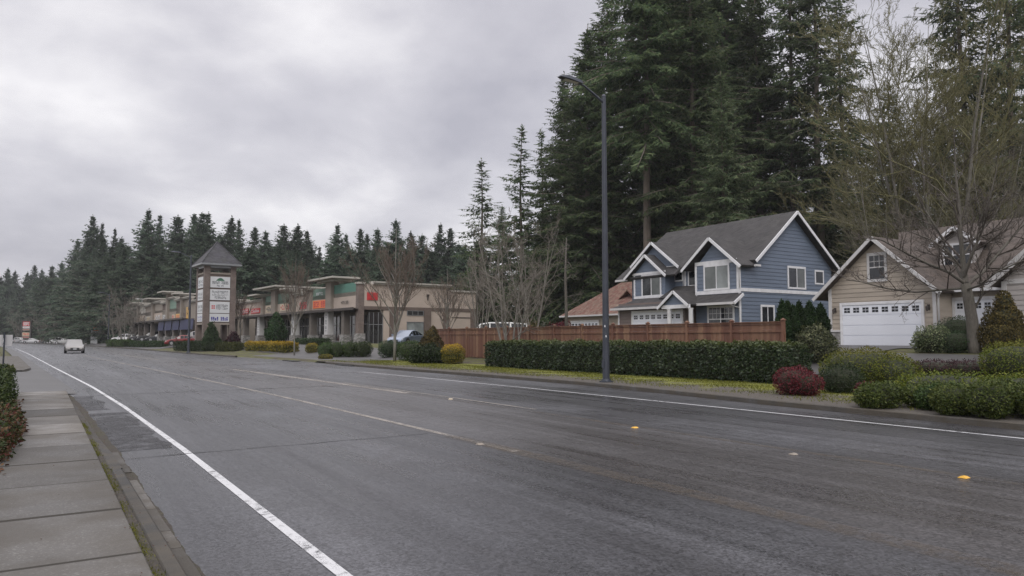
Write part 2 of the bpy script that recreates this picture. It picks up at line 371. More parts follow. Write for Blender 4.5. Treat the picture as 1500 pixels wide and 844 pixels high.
M['purple'] = foliage('dark_purple_leaves', [(0, (.03, .014, .018)), (.6, (.06, .026, .032)), (1, (.1, .05, .05))], .2, .6)
M['yellowleaf'] = foliage('golden_variegated_leaves', [(0, (.07, .08, .016)), (.5, (.16, .15, .025)), (1, (.35, .27, .04))], .25, .5, zmix=((.5, .32, .03), .55, 1.1))
M['bronze'] = foliage('bronze_thuja_sprays', [(0, (.045, .035, .014)), (.5, (.09, .075, .026)), (1, (.16, .115, .04))], .2, .6)
M['arb'] = foliage('arborvitae_sprays', [(0, (.014, .03, .012)), (.5, (.028, .056, .02)), (1, (.05, .085, .03))], .2, .6)
M['varieg'] = foliage('variegated_green_leaves', [(0, (.04, .055, .024)), (.5, (.11, .135, .06)), (1, (.32, .33, .19))], .2, .5)
M['darkshrub'] = foliage('dark_green_leaves', [(0, (.018, .036, .014)), (.6, (.036, .062, .024)), (1, (.075, .105, .042))], .2, .5)
M['litter'] = foliage('dead_leaf_litter', [(0, (.06, .03, .018)), (.5, (.13, .06, .03)), (1, (.22, .13, .06))], .2, .7)
M['bedmix'] = foliage('mixed_bed_leaves', [(0, (.03, .045, .016)), (.4, (.06, .075, .022)), (.62, (.1, .05, .03)), (.85, (.14, .04, .035)), (1, (.18, .12, .06))], .2, .6)
M['grass'] = foliage('moss_and_grass_blades', [(0, (.07, .075, .014)), (.5, (.145, .15, .026)), (1, (.24, .23, .05))], .3, .7)
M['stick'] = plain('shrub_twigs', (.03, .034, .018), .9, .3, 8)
M['bark_fir'] = bark('fir_bark', (.15, .122, .1), (.12, .112, .09))
M['bark_grey'] = bark('grey_bark', (.2, .185, .165), (.16, .155, .12))
M['bark_pale'] = bark('pale_lichened_bark', (.2, .19, .17), (.15, .145, .1), (10, 10, 3))
M['twig_mossgrey'] = plain('mossy_grey_twigs', (.15, .14, .09), .88, .3, 2)
M['twig_brown'] = plain('brown_twigs', (.15, .115, .09), .85, .25, 2)
M['twig_grey'] = plain('grey_twigs', (.18, .16, .135), .85, .25, 2)
M['twig_moss'] = plain('mossy_green_twigs', (.155, .145, .065), .9, .3, 2)
M['twig_red'] = plain('reddish_twigs', (.14, .065, .06), .85, .25, 2)
M['bark_dark'] = bark('dark_mottled_bark', (.12, .108, .092), (.085, .08, .06), (10, 10, 3))
M['twig_dark'] = plain('dark_limbs', (.085, .07, .06), .85, .25, 2)
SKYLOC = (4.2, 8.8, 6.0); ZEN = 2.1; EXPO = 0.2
# ------------------------------------------------------------------ conifers
def fir_meshes(name, H, R, base, seed, whorl, lat_sp, lat_k, wid, droop, gap, mfol, nb=(4, 6), pw=.8, trunk_r=None, fine=True):
    rng = np.random.default_rng(seed); Q = []; tb = MB()
    tr = trunk_r or H * .011
    bendx, bendy = rng.uniform(-.012, .012, 2)
    def axis(z): return np.array([bendx * z * z / H + .05 * math.sin(z * .5), bendy * z * z / H + .05 * math.cos(z * .4), z])
    zs = np.linspace(0, H, 10); tb.tube([axis(z) for z in zs], [max(.02, tr * (1 - .93 * (z / H)) * (1.25 if z == 0 else 1)) for z in zs], 8)
    h = base * H; up = np.array([0, 0, 1.0])
    phase = rng.uniform(0, 6.28)
    while h < H * .985:
        t = (h - base * H) / (H * (1 - base))
        prof = (1 - t) ** pw * min(1, .55 + t * 4)
        prof *= .85 + .22 * math.sin(h * 1.9 + phase) * math.sin(h * .7)
        for b in range(rng.integers(nb[0], nb[1] + 1)):
            if rng.random() < gap * (1 - t * .5): continue
            az = rng.uniform(0, 6.2832); L = max(.35, R * prof * rng.uniform(.5, 1.18))
            if rng.random() < .07: L *= 1.25
            el = -.12 + .75 * t ** 1.3 + rng.normal(0, .17)
            rd = np.array([math.cos(az), math.sin(az), 0]); tg = np.array([-rd[1], rd[0], 0])
            K = max(3, int(L * .9 / lat_sp)); s = np.linspace(.14, .99, K) * L + rng.uniform(-.3, .3, K) * lat_sp; s = np.clip(s, .05 * L, L); x = s / L
            z = h + s * math.sin(el) - droop * L * x ** 2 * .5 + .16 * droop * L * x ** 5
            ctr = axis(h) * np.array([1, 1, 0])
            P = ctr + np.outer(s * math.cos(el), rd) + np.outer(z, up) + np.outer(.12 * L * np.sin(x * 3 + b) * .3, tg)
            bp = [axis(h)] + [P[i] for i in (K // 2, K - 1)]
            tb.tube(bp, [max(.012, L * .011), max(.009, L * .007), .006], 3, False)
            for side in (-1, 1):
                ang = rng.uniform(.75, 1.25, K); l = lat_k * L ** .6 * (1.05 - .72 * x) * rng.uniform(.55, 1.25, K)
                d = np.outer(np.cos(ang), rd) + side * np.sin(ang)[:, None] * tg - rng.uniform(.05, .95, K)[:, None] * up
                d /= np.linalg.norm(d, axis=1)[:, None]
                tilt = rng.normal(0, .55, K)[:, None]
                w = np.cross(d, up); w /= np.linalg.norm(w, axis=1)[:, None]; n = np.cross(w, d); w = w * np.cos(tilt) + n * np.sin(tilt)
                kite(Q, P, d, w, l, wid * (.6 + .5 * l))
                if fine:
                    for fr, sg in ((.3, 1), (.45, -1), (.62, 1)):
                        P2 = P + d * (l * fr)[:, None]; d2 = d * .72 + w * sg * .62 - up * rng.uniform(0, .4, K)[:, None]
                        kite(Q, P2, d2, w, l * .52 * rng.uniform(.6, 1.2, K), wid * (.45 + .3 * l))
            kite(Q, P[-2:], np.repeat((rd * .9 - up * .1)[None], 2, 0), np.repeat(tg[None], 2, 0), np.full(2, .35 + .1 * L), np.full(2, wid))
        h += whorl * rng.uniform(.6, 1.4) * (1 - .45 * t)
    # leader
    top = axis(H)
    for k in range(14):
        a = rng.uniform(0, 6.28); zz = -rng.uniform(0, 1.5); d = np.array([math.cos(a) * .7, math.sin(a) * .7, .65])
        kite(Q, (top + up * zz)[None], d[None], np.cross(d, up)[None], np.array([.28 - .22 * zz]), np.array([wid]))
    V = np.concatenate(Q); me = npmesh(name, V, 4, mfol)
    tme = bpy.data.meshes.new('trunk'); tme.from_pydata([tuple(a) for a in tb.v], [], tb.f); tme.materials.append(M['bark_fir']); tme.shade_smooth()
    return tme, me
def kite(Q, P, d, w, l, wd):
    l = l[:, None]; wd = wd[:, None]
    Q.append(np.stack([P, P + d * l * .5 + w * wd * .5, P + d * l, P + d * l * .45 - w * wd * .5], 1))

def tree_from(meshes, name, loc, rz, label, group, scale):
    t = thing(name, loc, label, 'tree', group, rz); t.scale = scale
    link('trunk', meshes[0], t); link('crown', meshes[1], t); return t

# ------------------------------------------------------------------ leafless trees
class Bare:
    """limbs as tapered tubes; level 0-1 go to the trunk mesh, finer ones to the crown of twigs"""
    def __init__(self, seed, tw=.006): self.tw = tw; self.r = random.Random(seed); self.T = MB(); self.C = MB(); self.n = 0
    def limb(self, pts, r0, r1, level, mx, kids, up=.25, spread=.8, lenk=.6, taper_kids=True, start=.25, minlen=.12):
        r = self.r; pts = [Vector(p) for p in pts]; m = len(pts)
        rs = [lerp(r0, r1, i / (m - 1)) for i in range(m)]
        (self.T if level <= 1 else self.C).tube(pts, rs, 8 if level == 0 else (5 if level == 1 else 3), level < 1); self.n += 1
        if level >= mx: return
        total = sum((pts[i + 1] - pts[i]).length for i in range(m - 1))
        nk = kids[min(level, len(kids) - 1)]; nk = max(1, int(nk * r.uniform(.75, 1.25)))
        for k in range(nk):
            t = start + (1 - start) * (k + r.random()) / nk
            x = min(.999, t) * (m - 1); i = int(x); p = pts[i].lerp(pts[i + 1], x - i); d = (pts[i + 1] - pts[i]).normalized()
            a = Vector((r.gauss(0, 1), r.gauss(0, 1), r.gauss(0, .7))); a -= d * a.dot(d); a.normalize()
            nd = (d * r.uniform(.5, .9) + a * spread * r.uniform(.6, 1.2) + Vector((0, 0, up))).normalized()
            L = total * lenk * (1.15 - .65 * t if taper_kids else 1) * r.uniform(.6, 1.25)
            if L < minlen: continue
            self.grow(p, nd, L, max(self.tw, lerp(r0, r1, t) * .6), level + 1, mx, kids, up, spread, lenk, minlen)
    def grow(self, p, d, L, r0, level, mx, kids, up=.25, spread=.8, lenk=.6, minlen=.12):
        r = self.r; ns = 4 if level < 2 else (3 if level < 4 else 2); pts = [p.copy()]; w = .16 if level < 2 else .26
        for i in range(ns):
            d = (d + Vector((r.gauss(0, w), r.gauss(0, w), r.gauss(0, w) + up * .22))).normalized(); p = p + d * (L / ns); pts.append(p)
        self.limb(pts, r0, max(self.tw * .7, r0 * .3), level, mx, kids, up, spread, lenk, minlen=minlen)
    def meshes(self, mt, mc):
        out = []
        for b, nm, mm in ((self.T, 'trunk', mt), (self.C, 'crown', mc)):
            me = bpy.data.meshes.new(nm); me.from_pydata([tuple(a) for a in b.v], [], b.f); me.materials.append(mm); me.shade_smooth(); out.append(me)
        return out

# ------------------------------------------------------------------ shrubs
def wob(P, amp, fr, ph):
    return amp * (np.sin(P[:, 0] * fr + ph) * np.cos(P[:, 1] * fr * 1.2 + ph * 2) + .6 * np.sin(P[:, 2] * fr * 1.6 + ph * 3 + P[:, 0] * fr * 2.3))
def leaf_quads(P, N, size, rng, asp=.55, flat=.6, upb=.25):
    n = len(P); nrm = N + rng.normal(0, flat, (n, 3)); nrm[:, 2] += .35; nrm /= np.linalg.norm(nrm, axis=1)[:, None]   # blades face outward and a little up
    d = rng.normal(0, 1, (n, 3)); d[:, 2] += upb * 2; d -= nrm * np.sum(d * nrm, 1)[:, None]; d /= np.linalg.norm(d, axis=1)[:, None]; w = np.cross(nrm, d)
    d = d * .9 + N * .35
    l = (size * rng.uniform(.6, 1.35, n))[:, None]; wd = l * asp
    return np.stack([P, P + d * l * .5 + w * wd * .5, P + d * l, P + d * l * .5 - w * wd * .5], 1)
def ell_points(c, rr, n, rng, p=2.3, depth=.3, amp=.07, zmin=0.0):
    d = rng.normal(0, 1, (n, 3)); d /= np.linalg.norm(d, axis=1)[:, None]
    rr = np.array(rr); k = (np.abs(d[:, 0]) ** p + np.abs(d[:, 1]) ** p + np.abs(d[:, 2]) ** p) ** (-1 / p)
    S = d * k[:, None]; N = S / rr; N /= np.linalg.norm(N, axis=1)[:, None]
    sc_ = 1 - depth * rng.random(n) ** 2.2
    P = S * rr * sc_[:, None]; P += N * wob(P, amp * rr.min(), 3.2 / rr.min(), c[0] + c[1])[:, None]
    P += np.array(c); keep = P[:, 2] > zmin
    return P[keep], N[keep]
def blob_mesh(mb, c, rr, k=.84, zmin=0.02):
    nu, nv = 14, 8; vs = []
    for j in range(nv + 1):
        th = math.pi * j / nv
        for i in range(nu):
            a = 6.2832 * i / nu; p = Vector((math.sin(th) * math.cos(a), math.sin(th) * math.sin(a), math.cos(th)))
            q = [math.copysign(abs(x) ** .85, x) for x in p]; vs.append((c[0] + q[0] * rr[0] * k, c[1] + q[1] * rr[1] * k, max(zmin, c[2] + q[2] * rr[2] * k)))
    mb.add(vs, [(j * nu + i, (j + 1) * nu + i, (j + 1) * nu + (i + 1) % nu, j * nu + (i + 1) % nu) for j in range(nv) for i in range(nu)])
def shrub(name, loc, blobs, n, leaf, mfol, label, cat='shrub', group=None, seed=1, p=2.3, depth=.3, amp=.08, rz=0, asp=.55, flat=.6, upb=.25, core=.8, stems=True):
    """blobs: (centre, radii) in local metres above the ground; > foliage, stem"""
    rng = np.random.default_rng(seed); Pn = [ell_points(c, r, int(n * r[0] * r[1] ** .5 * r[2] ** .5), rng, p, depth, amp) for c, r in blobs]
    t = thing(name, loc, label, cat, group, rz)
    V = np.concatenate([leaf_quads(P, N, leaf, rng, asp, flat, upb) for P, N in Pn]); link('foliage', npmesh('foliage', V, 4, mfol), t)
    mb = MB()
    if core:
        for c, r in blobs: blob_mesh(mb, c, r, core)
    for k in range(7):
        c, r = blobs[k % len(blobs)]; a = rng.uniform(0, 6.28); e = (c[0] + math.cos(a) * r[0] * .6, c[1] + math.sin(a) * r[1] * .6, c[2] + r[2] * .4)
        mb.tube([(c[0] * .8, c[1] * .8, -.05), (lerp(c[0], e[0], .5), lerp(c[1], e[1], .5), e[2] * .5), e], [.02, .014, .006], 4)
    mb.build('stem', M['stick'], t); return t
def hedge(name, p0, p1, wd, ht, dens, leaf, mfol, label, group=None, seed=1, rough=.06, cat='hedge', base=0.0):
    """clipped box hedge from p0 to p1 (ground points)"""
    rng = np.random.default_rng(seed); p0, p1 = Vector(p0), Vector(p1); L = (p1 - p0).length; ux = (p1 - p0) / L
    t = thing(name, (p0 + p1) / 2, label, cat, group, math.atan2(ux.y, ux.x))
    parts = []
    def face(n, fx, N):
        a, b = rng.random(n), rng.random(n); P = fx(a, b); N = np.repeat(np.array([N], float), n, 0); parts.append((P, N))
    A = dens; hh = ht - base
    for sgn in (-1, 1):
        face(int(A * L * hh), lambda a, b: np.stack([(a - .5) * L, np.full(len(a), sgn * wd / 2), base + b * hh], 1), (0, sgn, 0))
        face(int(A * wd * hh), lambda a, b: np.stack([np.full(len(a), sgn * L / 2), (a - .5) * wd, base + b * hh], 1), (sgn, 0, 0))
    face(int(A * 1.3 * L * wd), lambda a, b: np.stack([(a - .5) * L, (b - .5) * wd, np.full(len(a), ht)], 1), (0, 0, 1))
    P = np.concatenate([q[0] for q in parts]); N = np.concatenate([q[1] for q in parts])
    # round the edges: shrink near the corners
    q = np.abs(P / np.array([L / 2, wd / 2, 1e9])); e = np.clip((P[:, 2] - (ht - .22)) / .22, 0, 1)
    P[:, 1] *= 1 - .1 * e ** 2; P[:, 0] -= np.sign(P[:, 0]) * .15 * e ** 2 * (q[:, 0] > .97)
    ed = np.clip((np.abs(P[:, 1]) - (wd / 2 - .2)) / .2, 0, 1); P[:, 2] -= .09 * ed ** 2 * (P[:, 2] > ht - .02)
    low = np.clip(1 - P[:, 2] / .45, 0, 1); P -= N * (low * .16 * (N[:, 2] == 0))[:, None]
    P -= N * (rng.random(len(P)) ** 2 * .2)[:, None]
    P += N * wob(P, rough, 2.6, seed)[:, None] + N * wob(P, rough * .6, 7.0, seed + 1)[:, None]
    P[:, 2] = np.maximum(P[:, 2], .02)
    link('foliage', npmesh('foliage', leaf_quads(P, N, leaf, rng), 4, mfol), t)
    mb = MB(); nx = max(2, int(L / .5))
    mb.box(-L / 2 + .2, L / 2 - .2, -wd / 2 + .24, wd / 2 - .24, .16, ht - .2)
    for k in range(nx):
        x = -L / 2 + .25 + (L - .5) * k / (nx - 1); mb.tube([(x, rng.uniform(-.2, .2), -.05), (x + rng.uniform(-.1, .1), rng.uniform(-.2, .2) * wd, .4)], [.03, .02], 5)
    mb.build('stem', M['stick'], t); return t

# ------------------------------------------------------------------ setting
def strip(name, m, sv, us, kind='structure', zf=None, edge=False):
    """sheet lofted along the road; sv(u) -> list of (s, z)"""
    mb = MB(); rows = []; ed = []
    for u in us:
        pr = sv(u); rows.append(len(pr)); 
        for s, z in pr: mb.v.append((s + off(u), u, zf(s + off(u), u) + z if zf else z))
    k = rows[0]
    for i in range(len(us) - 1):
        for j in range(k - 1): mb.f.append((i * k + j, i * k + j + 1, (i + 1) * k + j + 1, (i + 1) * k + j))
    o = mb.build(name, m, kind=kind)
    if edge:
        a = o.data.attributes.new('edge', 'FLOAT', 'POINT'); a.data.foreach_set('value', np.array([j / (k - 1) for _ in us for j in range(k)], dtype=np.float32))
    return o
def frange(a, b, st): n = max(1, int(round((b - a) / st))); return [a + (b - a) * i / n for i in range(n + 1)]
US = frange(-60, 150, 3) + frange(156, 330, 6) + [360, 400, 460, 520, 600, 700, 850]
def gcols(u):
    k = kr(u); ss = [-500, -200, -90, -40, -18, -8, -4, -2, -1, -.52, -.5, 4, 8, 12, k + .02, k + .06, k + .5]
    ss += [k + 1 + (40 - k - 1) * i / 22 for i in range(23)] + [44, 50, 60, 75, 95, 130, 180, 300, 600]
    return [(s, zt(s + off(u), u) if abs(s - (k + .06)) > 1e-6 else -.06) for s in ss]
strip('ground', M['ground'], gcols, US)
strip('road', M['road'], lambda u: [(.98, 0.0), (4, .02), (8, .03), (12, .02), (kr(u) + .03, -.005)], frange(-40, 60, 2) + frange(66, 400, 6))
def rz(s, u):
    x = [.98, 4, 8, 12, kr(u) + .03]; return float(np.interp(s, x, [0, .02, .03, .02, -.005]))
def line(name, m, s, w, u0, u1, lift=.004, st=2):
    return strip(name, m, lambda u: [((s(u) if callable(s) else s) + dx, rz((s(u) if callable(s) else s) + dx, u) + lift) for dx in (-w / 2, w / 2)], frange(u0, u1, st))
line('edge_line', M['line'], 1.83, .095, -6, 140)
line('edge_line', M['line'], 13.6, .095, -12, 34)
line('lane_line', M['line_worn'], 5.8, .13, 9, 62); line('lane_line', M['line_brown'], 5.8, .3, -4, 11)
line('lane_line', M['line_worn'], 9.22, .3, 20, 40, .005); line('lane_line', M['line_brown'], 9.22, .14, -4, 20)
line('lane_line', M['line_worn'], 5.75, .13, 62, 80); line('lane_line', M['line_worn'], 9.0, .13, 60, 80)
line('lane_line', M['line_worn'], 9.55, .1, 14, 26, .006)
rc = random.Random(4)
def crack(u, s0, s1, w=.03):
    mb = MB(); n = int((s1 - s0) / .25); L = []
    x = u
    for i in range(n + 1):
        s = lerp(s0, s1, i / n); x += rc.gauss(0, .03); L.append((s + off(x), x, rz(s, x) + .006, w * rc.uniform(.5, 1.3)))
    mb.v = [(a, b - ww / 2, z) for a, b, z, ww in L] + [(a, b + ww / 2, z) for a, b, z, ww in L]
    mb.f = [(i, i + 1, n + 2 + i, n + 1 + i) for i in range(n)]; mb.build('road_crack', M['seal'], kind='structure')
crack(11.4, 1.05, 5.6); crack(24.3, 1.05, 8.8, .06); crack(17.2, 1.05, 1.8, .02); crack(33, 2, 9, .05)
# left pavement: slabs, kerb, gutter
mb = MB(); u = -8.4; rs = random.Random(3)
while u < 25.0:
    L = 1.6; z = .118 + rs.uniform(-.004, .004)
    b = MB(); x0, x1 = -.5, .675
    g = .008; c = .012
    mb.add([(x0, u + g, z - .1), (x1, u + g, z - .1), (x1, u + L - g, z - .1), (x0, u + L - g, z - .1),
            (x0, u + g, z - c), (x1, u + g, z - c), (x1, u + L - g, z - c), (x0, u + L - g, z - c),
            (x0 + c, u + g + c, z), (x1 - c, u + g + c, z), (x1 - c, u + L - g - c, z), (x0 + c, u + L - g - c, z)],
           [(0, 1, 5, 4), (1, 2, 6, 5), (2, 3, 7, 6), (3, 0, 4, 7), (4, 5, 9, 8), (5, 6, 10, 9), (6, 7, 11, 10), (7, 4, 8, 11), (8, 9, 10, 11)])
    u += L
mb.build('sidewalk', M['conc'], kind='structure')
def kerb(name, s0, w, u0, u1, top, m, st=2.0):
    return strip(name, m, lambda u: [((s0(u) if callable(s0) else s0) + dx, z) for dx, z in ((0, -.06), (0, top - .02), (.02, top), (w - .02, top), (w, top - .02), (w, -.06))], frange(u0, u1, st))
kerb('kerb', .74, .13, -8.4, 10, .108, M['kerb_dark'])
strip('kerb', M['kerb_dark'], lambda u: [(.74, -.06), (.74, lerp(.108, .1, sst(u, 10, 14))), (.87, lerp(.106, .03, sst(u, 10, 14))), (.87, -.06)], frange(10, 25.4, .8))
strip('kerb_soil', M['soil'], lambda u: [(.672, .095), (.695, .108 + .006 * math.sin(u * 7)), (.742, .104)], frange(-8.4, 25, .25))
strip('gutter_soil', M['soil'], lambda u: [(.855, .016), (.95, .012), (1.01 + .012 * math.sin(u * 2.7) + .006 * math.sin(u * 9) + .005 * math.sin(u * 23), .007 + rz(1.0, u))], frange(-8.4, 25, .1))
mb = MB(); u = -8.4                                         # gutter pan, cracked into lengths and buried further on
while u < 12.5:
    L = rs.uniform(.5, 1.3)
    if u < 8 or rs.random() < .3:
        n = 6; x0, x1 = .885, .985; z = .022; top = [(x1 + rs.uniform(-.004, .003), u + .006 + (L - .012) * i / n, z) for i in range(n + 1)] + [(x0 + rs.uniform(-.004, .004), u + .006 + (L - .012) * i / n, z) for i in range(n, -1, -1)]
        mb.prism(top, (0, 0, -.06))
    u += L
mb.build('gutter', M['pan'], kind='structure')
strip('road_patch', M['patch'], lambda u: [(1.0, .006), (1.72 + .05 * math.sin(u * 3.1) + .03 * math.sin(u * 8), .01)], frange(12.2, 18.6, .2))
strip('road_patch', M['patch'], lambda u: [(1.0, .006), (1.5 + .08 * math.sin(u * 2.1), .01)], frange(19.4, 24.2, .2))
# driveway crossing on the left, then the pavement again
strip('driveway_crossing', M['lot'], lambda u: [(-12, .1), (-3, .1), (-.4, .09), (.9, .03), (1.2, .008)], frange(25.25, 41.8, 1.5))
strip('sidewalk', M['slab'], lambda u: [(-.75, .05), (-.75, .125), (.55 * sst(u, 40.5, 46) + .1, .125), (.55 * sst(u, 40.5, 46) + .12, .02)], frange(41.9, 75, 1.2))
strip('verge', M['lot'], lambda u: [(.3, .015), (1.2, .012)], frange(41.9, 140, 3))
# right kerb, verge, driveways, parking
kerb('kerb', kr, .15, -30, 46.5, .125, M['kerb'], 1.5); kerb('kerb', kr, .15, 66, 330, .125, M['kerb'], 3)
strip('verge', M['verge'], lambda u: [(lerp(kr(u) + .14, 21.6, j / 9), (.006 if j else .0)) for j in range(10)], frange(-30, 49, 1.2), zf=lambda x, y: zt(x, y) if x - off(y) > kr(y) + .1 else .12, edge=True)
def sheet(name, m, x0, x1, y0, y1, lift, nx=14, ny=14):
    mb = MB(); mb.v = [(lerp(x0, x1, i / nx), lerp(y0, y1, j / ny), zt(lerp(x0, x1, i / nx), lerp(y0, y1, j / ny)) + lift) for j in range(ny + 1) for i in range(nx + 1)]
    mb.f = [(j * (nx + 1) + i, j * (nx + 1) + i + 1, (j + 1) * (nx + 1) + i + 1, (j + 1) * (nx + 1) + i) for j in range(ny) for i in range(nx)]
    return mb.build(name, m, kind='structure')
sheet('driveway', M['lot'], 23.8, 30.2, -14, 23.6, .03); sheet('driveway', M['lot'], 30.2, 34.8, 18.6, 23.4, .034, 10, 8); sheet('driveway', M['lot'], 32.3, 36.4, 15.6, 18.6, .036, 8, 6)
strip('parking_lot', M['lot'], lambda u: [(lerp(kr(u) + .02, 26, j / 12), (.0 if j else 0)) for j in range(13)], frange(46.5, 66, 1.5), zf=lambda x, y: max(-.01, (zt(x, y) + .03) * sst(x - off(y), kr(y), kr(y) + 1.6)))
strip('parking_lot', M['lot'], lambda u: [(lerp(19.5, 26.5, j / 8), .03) for j in range(9)], frange(66, 200, 3), zf=zt)
strip('parking_lot', M['lot'], lambda u: [(lerp(kr(u) + .4, 19.4, j / 5), .03) for j in range(6)], frange(110, 330, 4), zf=zt)
mb = MB()                                                   # drain slot in the mall crossing
for k, (px, py) in enumerate(((428, 529), (510, 535))):
    p = GT(px, py); mb.box(p.x - .35, p.x + .35, p.y - 1.3, p.y + 1.3, -.02, .05)
mb.build('drain_inlet', M['dark'], kind='structure')
# grass and moss blades along the right verge; moss in the left pavement joint; litter
rng = np.random.default_rng(5)
def blades(name, P, h, m, kind='stuff', lean=.5):
    n = len(P); d = rng.normal(0, lean, (n, 3)); d[:, 2] = 1; d /= np.linalg.norm(d, axis=1)[:, None]; w = np.cross(d, rng.normal(0, 1, (n, 3))); w /= np.linalg.norm(w, axis=1)[:, None]
    l = (h * rng.uniform(.4, 1.4, n))[:, None]; me = npmesh(name, np.stack([P - w * l * .16, P + w * l * .16, P + d * l], 1), 3, m); return link(name, me, None, kind)
n = 60000; uu = rng.uniform(2, 49, n); tt = rng.random(n) ** .7
P = []
for u, t in zip(uu, tt):
    s = kr(u) + .5 + (20.6 - kr(u) - .5) * t
    if math.sin(u * 1.3) * math.sin(s * 2.1 + u * .4) + rng.normal(0, .35) > -.25: x = s + off(u); P.append((x, u, zt(x, u)))
blades('grass', np.array(P), .06, M['grass'])
n = 6000; u = rng.uniform(3, 16, n); P = np.stack([.695 + rng.normal(0, .022, n), u, np.full(n, .1)], 1); P = P[np.sin(u * 2.2) + np.sin(u * 5.1) + rng.normal(0, .5, n) > -.3]
blades('moss', P, .022, M['grass'])
n = 9000; u = rng.uniform(5, 17, n); P = np.stack([-.5 - np.abs(rng.normal(0, .5, n)), u, np.full(n, .085)], 1); blades('grass', P, .07, M['grass'])
n = 1500; u = rng.uniform(10, 22, n); P = np.stack([-.5 - rng.normal(.05, .22, n), u, np.full(n, .125)], 1); P = P[(P[:, 0] < -.3)]
nn = np.zeros((len(P), 3)); nn[:, 2] = 1; link('leaf_litter', npmesh('leaf_litter', leaf_quads(P, nn, .06, rng, .7, .3, 0), 4, M['litter']), None, 'stuff')
n = 420; u = rng.uniform(2, 26, n); P = np.stack([np.where(rng.random(n) < .85, .8 + rng.normal(0, .1, n), rng.uniform(-.45, .7, n)), u, np.full(n, .122)], 1); P[:, 2] = np.where(P[:, 0] > .86, .022, .122)
nn = np.zeros((len(P), 3)); nn[:, 2] = 1; link('leaf_litter', npmesh('leaf_litter', leaf_quads(P, nn, .017, rng, .6, .25, 0), 4, M['litter']), None, 'stuff')
# ------------------------------------------------------------------ building helpers (world coords minus the thing's origin)
def window(par, o, axis, c, a0, a1, z0, z1, mull=(.5,), fw=.11, m='white', gl='glass', rail=None, sill=True, name='window', grid=None, gl2=None):
    """axis 'x': wall plane x=c facing -x, a is y; axis 'y': wall plane y=c facing -y, a is x"""
    def bx(mb, p0, p1, q0, q1, d0, d1):
        if axis == 'x': mb.box(c - d1, c - d0, p0, p1, q0, q1)
        else: mb.box(p0, p1, c - d1, c - d0, q0, q1)
    f = MB(o)
    bx(f, a0 - fw, a1 + fw, z1, z1 + fw * 1.15, .003, .055); bx(f, a0 - fw, a1 + fw, z0 - fw, z0, .003, .055)
    bx(f, a0 - fw, a0, z0, z1, .003, .05); bx(f, a1, a1 + fw, z0, z1, .003, .05)
    for k in mull: x = lerp(a0, a1, k); bx(f, x - .03, x + .03, z0, z1, .004, .05)
    if rail: bx(f, a0, a1, lerp(z0, z1, rail) - .03, lerp(z0, z1, rail) + .03, .004, .048)
    if grid:
        for k in grid: x = lerp(a0, a1, k); bx(f, x - .012, x + .012, lerp(z0, z1, rail or 0), z1, .012, .043)
        zz = lerp(lerp(z0, z1, rail or 0), z1, .5); bx(f, a0, a1, zz - .012, zz + .012, .012, .041)
    w = f.build(name, M[m], par)
    mid = lerp(a0, a1, mull[0]) if mull and gl2 else a1
    g = MB(o); bx(g, a0, mid, z0, z1, .034, .038); g.build('pane', M[gl2 if gl2 and axis == 'x' else gl], w)
    if mid < a1: g = MB(o); bx(g, mid, a1, z0, z1, .034, .038); g.build('pane', M[gl if axis == 'x' else gl2], w)
    return w
def garage_door(par, o, x, y0, y1, z0, z1, nwin, rows=4, skip=()):
    mb = MB(o); h = (z1 - z0) / rows
    for r in range(rows): mb.box(x - .055, x + .02, y0, y1, z0 + r * h + .016, z0 + (r + 1) * h - .016)
    mb.box(x - .03, x + .02, y0 + .01, y1 - .01, z0, z1)
    d = mb.build('garage_door', M['door_white'], par)
    W = (y1 - y0) / nwin
    for k in range(nwin):
        if k in skip: continue
        a = y0 + W * (k + .5); g = MB(o); zc = z1 - h * .5
        for i in (-1, 1):
            for j in (-1, 1): g.box(x - .061, x - .0555, a + i * W * .17 - W * .15, a + i * W * .17 + W * .15, zc + j * .07 - .058, zc + j * .07 + .058)
        g.build('pane', M['glass'], d)
    f = MB(o); f.box(x - .085, x - .003, y0 - .14, y0 - .003, z0, z1 + .14); f.box(x - .085, x - .003, y1 + .003, y1 + .14, z0, z1 + .14); f.box(x - .085, x - .003, y0, y1, z1 + .004, z1 + .14)
    f.build('door_frame', M['white'], par); return d
def laps(mb, axis, c, poly, pitch=.22, e=.028):
    """real overlapping boards on a convex wall polygon (a, z)"""
    z = min(p[1] for p in poly); zt1 = max(p[1] for p in poly); n = len(poly)
    def ext(zz):
        xs = []
        for i in range(n):
            (a0, b0), (a1, b1) = poly[i], poly[(i + 1) % n]
            if b0 != b1 and min(b0, b1) <= zz <= max(b0, b1): xs.append(a0 + (a1 - a0) * (zz - b0) / (b1 - b0))
        return (min(xs), max(xs)) if xs else None
    P = (lambda a, d, zz: (c - d, a, zz)) if axis == 'x' else (lambda a, d, zz: (a, c - d, zz))
    while z < zt1 - .03:
        z1 = min(z + pitch, zt1 - .001); A, B_ = ext(z + 1e-4), ext(z1 - 1e-4)
        if A and B_: mb.add([P(A[0], .002, z), P(A[1], .002, z), P(A[1], e, z), P(A[0], e, z), P(B_[1], .004, z1), P(B_[0], .004, z1)], [(0, 1, 2, 3), (3, 2, 4, 5), (0, 3, 5), (1, 4, 2)])
        z += pitch
def rake(par, o, pts, m='white', w=.05, h=.165, name='barge_board'):
    mb = MB(o)
    for a, b in zip(pts[:-1], pts[1:]): mb.bar(a, b, w, h)
    return mb.each(name, M[m], par)

